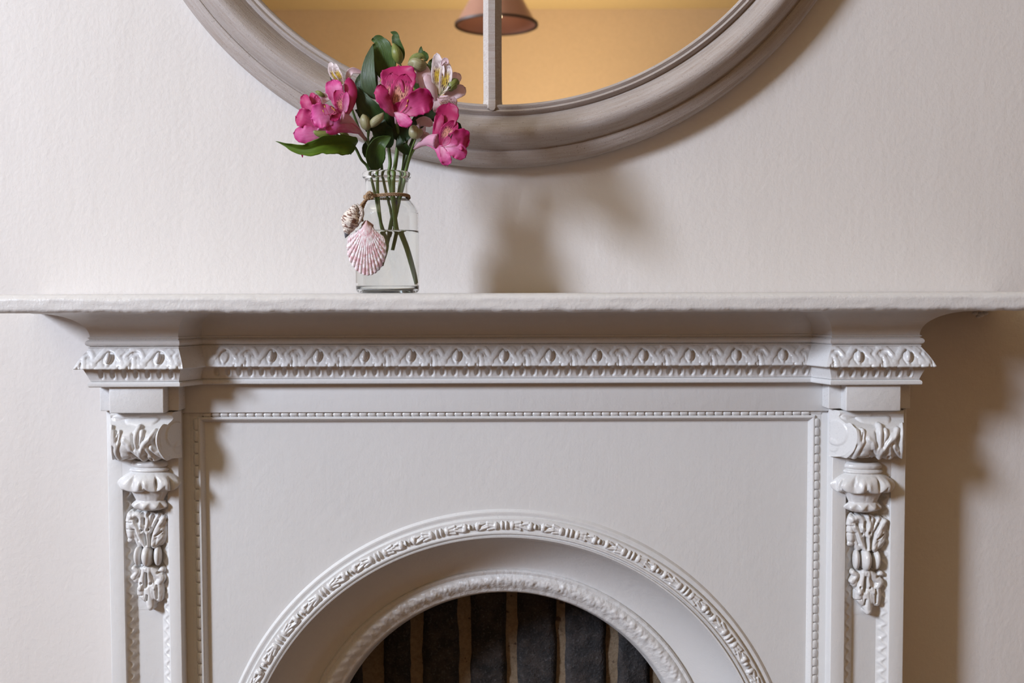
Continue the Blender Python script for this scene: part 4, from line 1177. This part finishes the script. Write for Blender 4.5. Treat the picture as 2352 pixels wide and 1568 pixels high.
petal('leaf', [(940, 1290, .9), (860, 1270, 1.8), (640, 1270, 3.0), (420, 1320, 3.4), (150, 1240, 3.6)], 92, LFY, fb_, 'lance', cup=.15, ruf=.10, seed=25, tilt=.35, thick=.0004, ns=46, fold=.35)
bud([(1065, 1130, 2.6), (1050, 1080, 2.7), (1030, 1010, 2.8), (1015, 965, 2.8)], 50, M_budp, fb_, seed=2)
bud([(1085, 1100, 2.6), (1130, 1050, 2.8), (1190, 1000, 2.9), (1225, 950, 2.9)], 42, M_budp, fb_, seed=.5)
stem([(1065, 1120, 2.5), (1072, 1230, 1.4), (1090, 1330, .8)], 10, fb_)
stem([(1088, 1095, 2.5), (1075, 1190, 1.6)], 7, fb_)
petal('leaf', [(1060, 1150, 2.0), (1060, 1050, 2.2), (1000, 960, 2.2), (940, 925, 2.1)], 46, LFD, fb_, 'leaf', cup=.2, seed=26, thick=.0004)

# --- C: right, deep pink, turned to the right
fc = flowerstem('alstroemeria stem with the crimson-pink flower leaning out at the right of the bouquet', mouth)
stem([(1545, 1290, 1.6), (1490, 1390, .9), (1450, 1520, .3), P2(927, 420, .1), P2(915, 470, 0), P2(905, 520, -.2)], [13, 15, 17, 17, 17, 15], fc)
F4 = throat(fc, [(1530, 1310, 1.5), (1610, 1260, 2.2), (1700, 1230, 3.0), (1775, 1240, 3.6)], [16, 30, 58, 78], PK_FUN)
petal('petal', [(1640, 1260, 2.8), (1720, 1265, 3.4), (1790, 1310, 3.8), (1840, 1480, 3.9)], 66, PK_SOFT, F4, cup=-.2, ruf=.05, seed=31, notch=.3)
petal('petal', [(1790, 1260, 3.4), (1810, 1120, 3.8), (1860, 990, 3.7), (1875, 858, 3.3)], 142, PK_DARK, F4, cup=.20, ruf=.06, seed=32, tilt=.1, curl=.1, notch=.2)
petal('petal', [(1740, 1250, 3.4), (1745, 1160, 3.8), (1770, 1060, 4.0), (1810, 970, 3.9)], 62, PK_DARK, F4, 'inner', cup=-.3, ruf=.04, seed=33, tilt=.5)
petal('petal', [(1800, 1280, 3.7), (1840, 1190, 4.1), (1890, 1120, 4.2), (1950, 1040, 4.0)], 84, PK_IN, F4, 'inner', cup=.2, ruf=.04, seed=34)
petal('petal', [(1820, 1290, 3.8), (1900, 1250, 4.3), (2000, 1220, 4.4), (2078, 1225, 4.1)], 128, PK_OUT, F4, cup=.2, ruf=.07, seed=35, tilt=-.2, curl=.2)
petal('petal', [(1810, 1300, 3.8), (1890, 1310, 4.3), (1970, 1340, 4.4), (2040, 1400, 4.2)], 96, PK_SOFT, F4, cup=.15, ruf=.07, seed=36, tilt=.1)
petal('petal', [(1800, 1290, 3.9), (1825, 1360, 4.3), (1850, 1420, 4.4), (1862, 1476, 4.3)], 66, PK_SOFT, F4, cup=.15, ruf=.06, seed=37, notch=.4)
for a, b in ((1880, 1190), (1895, 1205), (1905, 1185)):
    stamen([(1800, 1290, 3.9), (1860, 1275, 4.6), (1890, 1240, 4.9), (a, b, 5.0)], F4, True)
bud([(1560, 1215, 2.4), (1550, 1170, 2.6), (1540, 1120, 2.6), (1560, 1088, 2.5)], 70, M_budp, fc, seed=3)
stem([(1545, 1215, 2.4), (1500, 1330, 1.4), (1475, 1420, .8)], 9, fc)
petal('leaf', [(1480, 1370, 1.0), (1430, 1310, 1.4), (1390, 1270, 1.5), (1385, 1180, 1.4)], 50, LFD, fc, 'leaf', cup=.2, seed=38, thick=.0004)
petal('leaf', [(1480, 1150, 1.4), (1560, 1060, 1.6), (1660, 990, 1.7), (1790, 950, 1.5)], 66, LFD, fc, 'leaf', cup=.2, seed=39, thick=.0004)
petal('leaf', [(1860, 1180, 2.4), (1920, 1110, 2.4), (1960, 1080, 2.3), (2010, 1130, 2.0)], 40, LFD, fc, 'leaf', cup=.2, seed=40, thick=.0004)

# --- D: right rear, white with yellow and dark dashes
fd = flowerstem('alstroemeria stem with the large white flower, yellow-throated and dark-dashed, at the right rear', mouth)
stem([(1690, 900, 1.2), (1600, 1060, .6), (1500, 1260, 0), (1440, 1450, -.2), P2(930, 395, -.4), P2(920, 440, -.4), P2(900, 500, -.6), P2(889, 560, -.6)], [12, 13, 15, 16, 17, 17, 16, 15], fd, M_stemd)
F5 = throat(fd, [(1650, 960, 1.2), (1690, 870, 1.7), (1730, 790, 2.2)], [18, 44, 70], WH_OUT)
petal('petal', [(1700, 900, 1.8), (1660, 740, 2.2), (1640, 600, 2.2), (1590, 460, 1.7)], 96, WH_OUT, F5, cup=-.15, ruf=.04, seed=41, tilt=-.2)
petal('petal', [(1760, 880, 2.4), (1730, 760, 2.9), (1690, 650, 3.0), (1650, 570, 2.8)], 66, WH_OUT, F5, cup=-.3, ruf=.04, seed=42, tilt=-.4)
petal('petal', [(1840, 780, 1.9), (1890, 680, 1.9), (1940, 610, 1.7), (1975, 560, 1.4)], 72, WH_OUT, F5, cup=.1, ruf=.04, seed=43)
petal('petal', [(1850, 790, 2.0), (1910, 770, 2.2), (1970, 740, 2.2), (2040, 705, 1.9)], 84, WH_OUT, F5, cup=.1, ruf=.04, seed=44)
petal('petal', [(1770, 770, 2.4), (1765, 640, 2.8), (1770, 520, 2.8), (1755, 358, 2.4)], 72, WH_IN, F5, 'inner', cup=.25, ruf=.03, seed=45)
petal('petal', [(1790, 780, 2.5), (1830, 680, 2.9), (1850, 560, 2.9), (1845, 440, 2.5)], 70, WH_IN, F5, 'inner', cup=.2, ruf=.03, seed=46)
petal('petal', [(1800, 480, 2.9), (1820, 440, 3.0), (1850, 430, 3.0), (1865, 470, 3.0)], 26, WH_OUT, F5, 'inner', cup=.3, seed=47)
petal('petal', [(1770, 800, 2.6), (1830, 830, 3.0), (1890, 860, 3.0), (1950, 900, 2.7)], 92, WH_IN2, F5, cup=.15, ruf=.04, seed=48, tilt=.2)
petal('petal', [(1770, 800, 2.4), (1780, 860, 2.7), (1790, 910, 2.7), (1800, 950, 2.4)], 90, WH_OUT, F5, cup=.1, ruf=.04, seed=49)
for a, b in ((1810, 690), (1850, 660), (1822, 718), (1866, 672), (1886, 710)):
    stamen([(1770, 810, 2.6), (1790, 770, 3.4), (a, b + 10, 3.6), (a + 3, b - 2, 3.7)], F5, True, M_budp)
bud([(1885, 740, 2.4), (1900, 690, 2.6), (1940, 650, 2.6), (1985, 660, 2.5)], 50, M_budg, fd, seed=4)
bud([(1640, 450, 1.6), (1590, 480, 2.1), (1530, 455, 2.2), (1462, 470, 2.1)], 62, M_budp, fd, seed=1.5)
petal('bud_tip', [(1470, 460, 2.2), (1530, 400, 2.5), (1600, 385, 2.5), (1650, 430, 2.2)], 32, M_budg, fd, 'leaf', cup=-.3, seed=50)
stem([(1640, 450, 1.6), (1700, 540, 1.4), (1690, 700, 1.2), (1660, 900, 1.0)], 8, fd)
petal('leaf', [(1650, 440, 1.5), (1640, 390, 1.6), (1600, 350, 1.6), (1600, 290, 1.5)], 34, LF, fd, 'leaf', cup=.2, seed=51, thick=.0004)
petal('leaf', [(1700, 520, 1.0), (1690, 470, 1.0), (1715, 430, 1.0), (1725, 400, .9)], 24, LF, fd, 'leaf', cup=.2, seed=52, thick=.0004)
petal('leaf', [(1700, 1040, 1.0), (1780, 960, .9), (1730, 950, .8), (1620, 1000, .8)], 50, LFD, fd, 'leaf', cup=.2, seed=53, thick=.0004)

# --- E: left rear, white, mostly hidden
fe = flowerstem('alstroemeria stem with the small white flower peeping up behind the left pink ones', mouth)
stem([(820, 700, .6), (900, 900, .2), (1020, 1200, -.3), (1180, 1400, -.5), P2(878, 395, -.6), P2(884, 430, -.6), P2(900, 500, -.6), P2(893, 545, -.6)], [11, 12, 13, 14, 15, 15, 14, 13], fe, M_stemd)
F6 = throat(fe, [(850, 760, .6), (820, 700, 1.0), (800, 660, 1.3)], [12, 30, 46], WH_OUT)
petal('petal', [(820, 690, 1.2), (760, 620, 1.5), (715, 540, 1.5), (690, 445, 1.2)], 46, WH_IN, F6, 'inner', cup=.25, ruf=.04, seed=61)
petal('petal', [(825, 680, 1.4), (790, 600, 1.8), (755, 540, 1.8), (735, 460, 1.6)], 40, WH_IN, F6, 'inner', cup=.25, ruf=.04, seed=62)
petal('petal', [(870, 700, .8), (870, 600, 1.0), (910, 535, 1.1), (1010, 550, .8)], 34, WH_OUT, F6, 'inner', cup=.35, ruf=.04, seed=63)
petal('petal', [(780, 760, .8), (700, 780, 1.0), (640, 800, 1.1), (590, 850, 1.0)], 60, WH_OUT, F6, cup=.2, ruf=.04, seed=64)
petal('leaf', [(790, 690, 1.0), (740, 650, 1.2), (710, 610, 1.2), (698, 585, 1.1)], 24, LFD, fe, 'leaf', cup=.2, seed=65, thick=.0004)
bud([(640, 790, 1.2), (600, 770, 1.3), (570, 750, 1.3), (538, 738, 1.2)], 22, M_budg, fe, seed=5)

# --- G: low right rear, a blush flower whose funnel shows behind the right one
fg = flowerstem('alstroemeria stem with the blush flower half hidden low behind the right-hand pink one', mouth)
stem([(1500, 1100, .4), (1440, 1300, -.2), (1420, 1480, -.5), P2(922, 400, -.7), P2(915, 450, -.7), P2(905, 530, -.8), P2(898, 575, -.8)], [12, 13, 14, 15, 15, 14, 13], fg)
F7 = throat(fg, [(1480, 1110, .6), (1540, 1110, 1.0), (1610, 1110, 1.5)], [12, 34, 60], WH_OUT)
petal('petal', [(1480, 1110, 1.0), (1560, 1060, 1.6), (1640, 1040, 1.9), (1710, 1080, 1.8)], 60, WH_OUT, F7, cup=.2, ruf=.04, seed=71)
petal('petal', [(1490, 1120, 1.2), (1560, 1150, 1.8), (1620, 1180, 2.0), (1690, 1190, 1.9)], 50, WH_IN2, F7, cup=.2, ruf=.04, seed=72)
petal('petal', [(1180, 640, .8), (1175, 590, .9), (1170, 550, .9), (1180, 515, .8)], 34, WH_OUT, F7, cup=.2, ruf=.04, seed=73)
petal('petal', [(1560, 660, .9), (1560, 620, .9), (1565, 580, .9), (1555, 535, .8)], 34, WH_OUT, F7, cup=.2, ruf=.04, seed=74)

# --- L: the tall leafy shoot with green buds
fl_ = flowerstem('tall leafy alstroemeria shoot with a green bud rising highest above the bouquet', mouth)
stem([(1395, 470, 1.2), (1370, 600, .9), (1300, 900, .5), (1270, 1200, 0), (1290, 1450, -.1), P2(893, 400, -.2), P2(900, 450, -.2), P2(908, 500, -.3), P2(905, 540, -.3)], [11, 12, 15, 17, 18, 18, 18, 17, 15], fl_)
bud([(1392, 470, 1.2), (1370, 400, 1.5), (1345, 330, 1.6), (1320, 255, 1.4)], 52, M_budg, fl_, seed=6)
petal('leaf', [(1395, 465, 1.0), (1400, 360, 1.2), (1350, 240, 1.3), (1340, 170, 1.2), (1293, 145, 1.2)], 40, LF, fl_, 'leaf', cup=.3, ruf=.03, seed=81, thick=.0004)
petal('leaf', [(1290, 640, .8), (1235, 480, 1.2), (1210, 330, 1.4), (1165, 235, 1.3), (1105, 228, 1.2)], 112, LF, fl_, 'lance', cup=.25, ruf=.05, seed=82, tilt=-.1, thick=.0004)
petal('leaf', [(1150, 820, 1.8), (1080, 680, 2.2), (1075, 480, 2.2), (1115, 275, 1.8)], 72, LFB, fl_, 'leaf', cup=.15, ruf=.02, seed=83, tilt=.1, thick=.0004)
petal('leaf', [(1160, 780, 1.2), (1140, 660, 1.4), (1140, 560, 1.4), (1145, 485, 1.2)], 26, LFD, fl_, 'leaf', cup=.2, seed=84, thick=.0004)
petal('leaf', [(1060, 800, 1.0), (1000, 730, 1.2), (985, 640, 1.2), (990, 565, 1.0)], 52, LFD, fl_, 'leaf', cup=.2, seed=85, thick=.0004)
petal('leaf', [(1110, 1420, .2), (1060, 1370, .4), (1040, 1300, .4), (1050, 1240, .3)], 36, LFD, fl_, 'leaf', cup=.2, seed=86, thick=.0004)
petal('leaf', [(1120, 1560, .2), (1098, 1400, .4), (1110, 1260, .5), (1160, 1150, .6)], 40, LF, fl_, 'leaf', cup=.2, seed=87, thick=.0004)
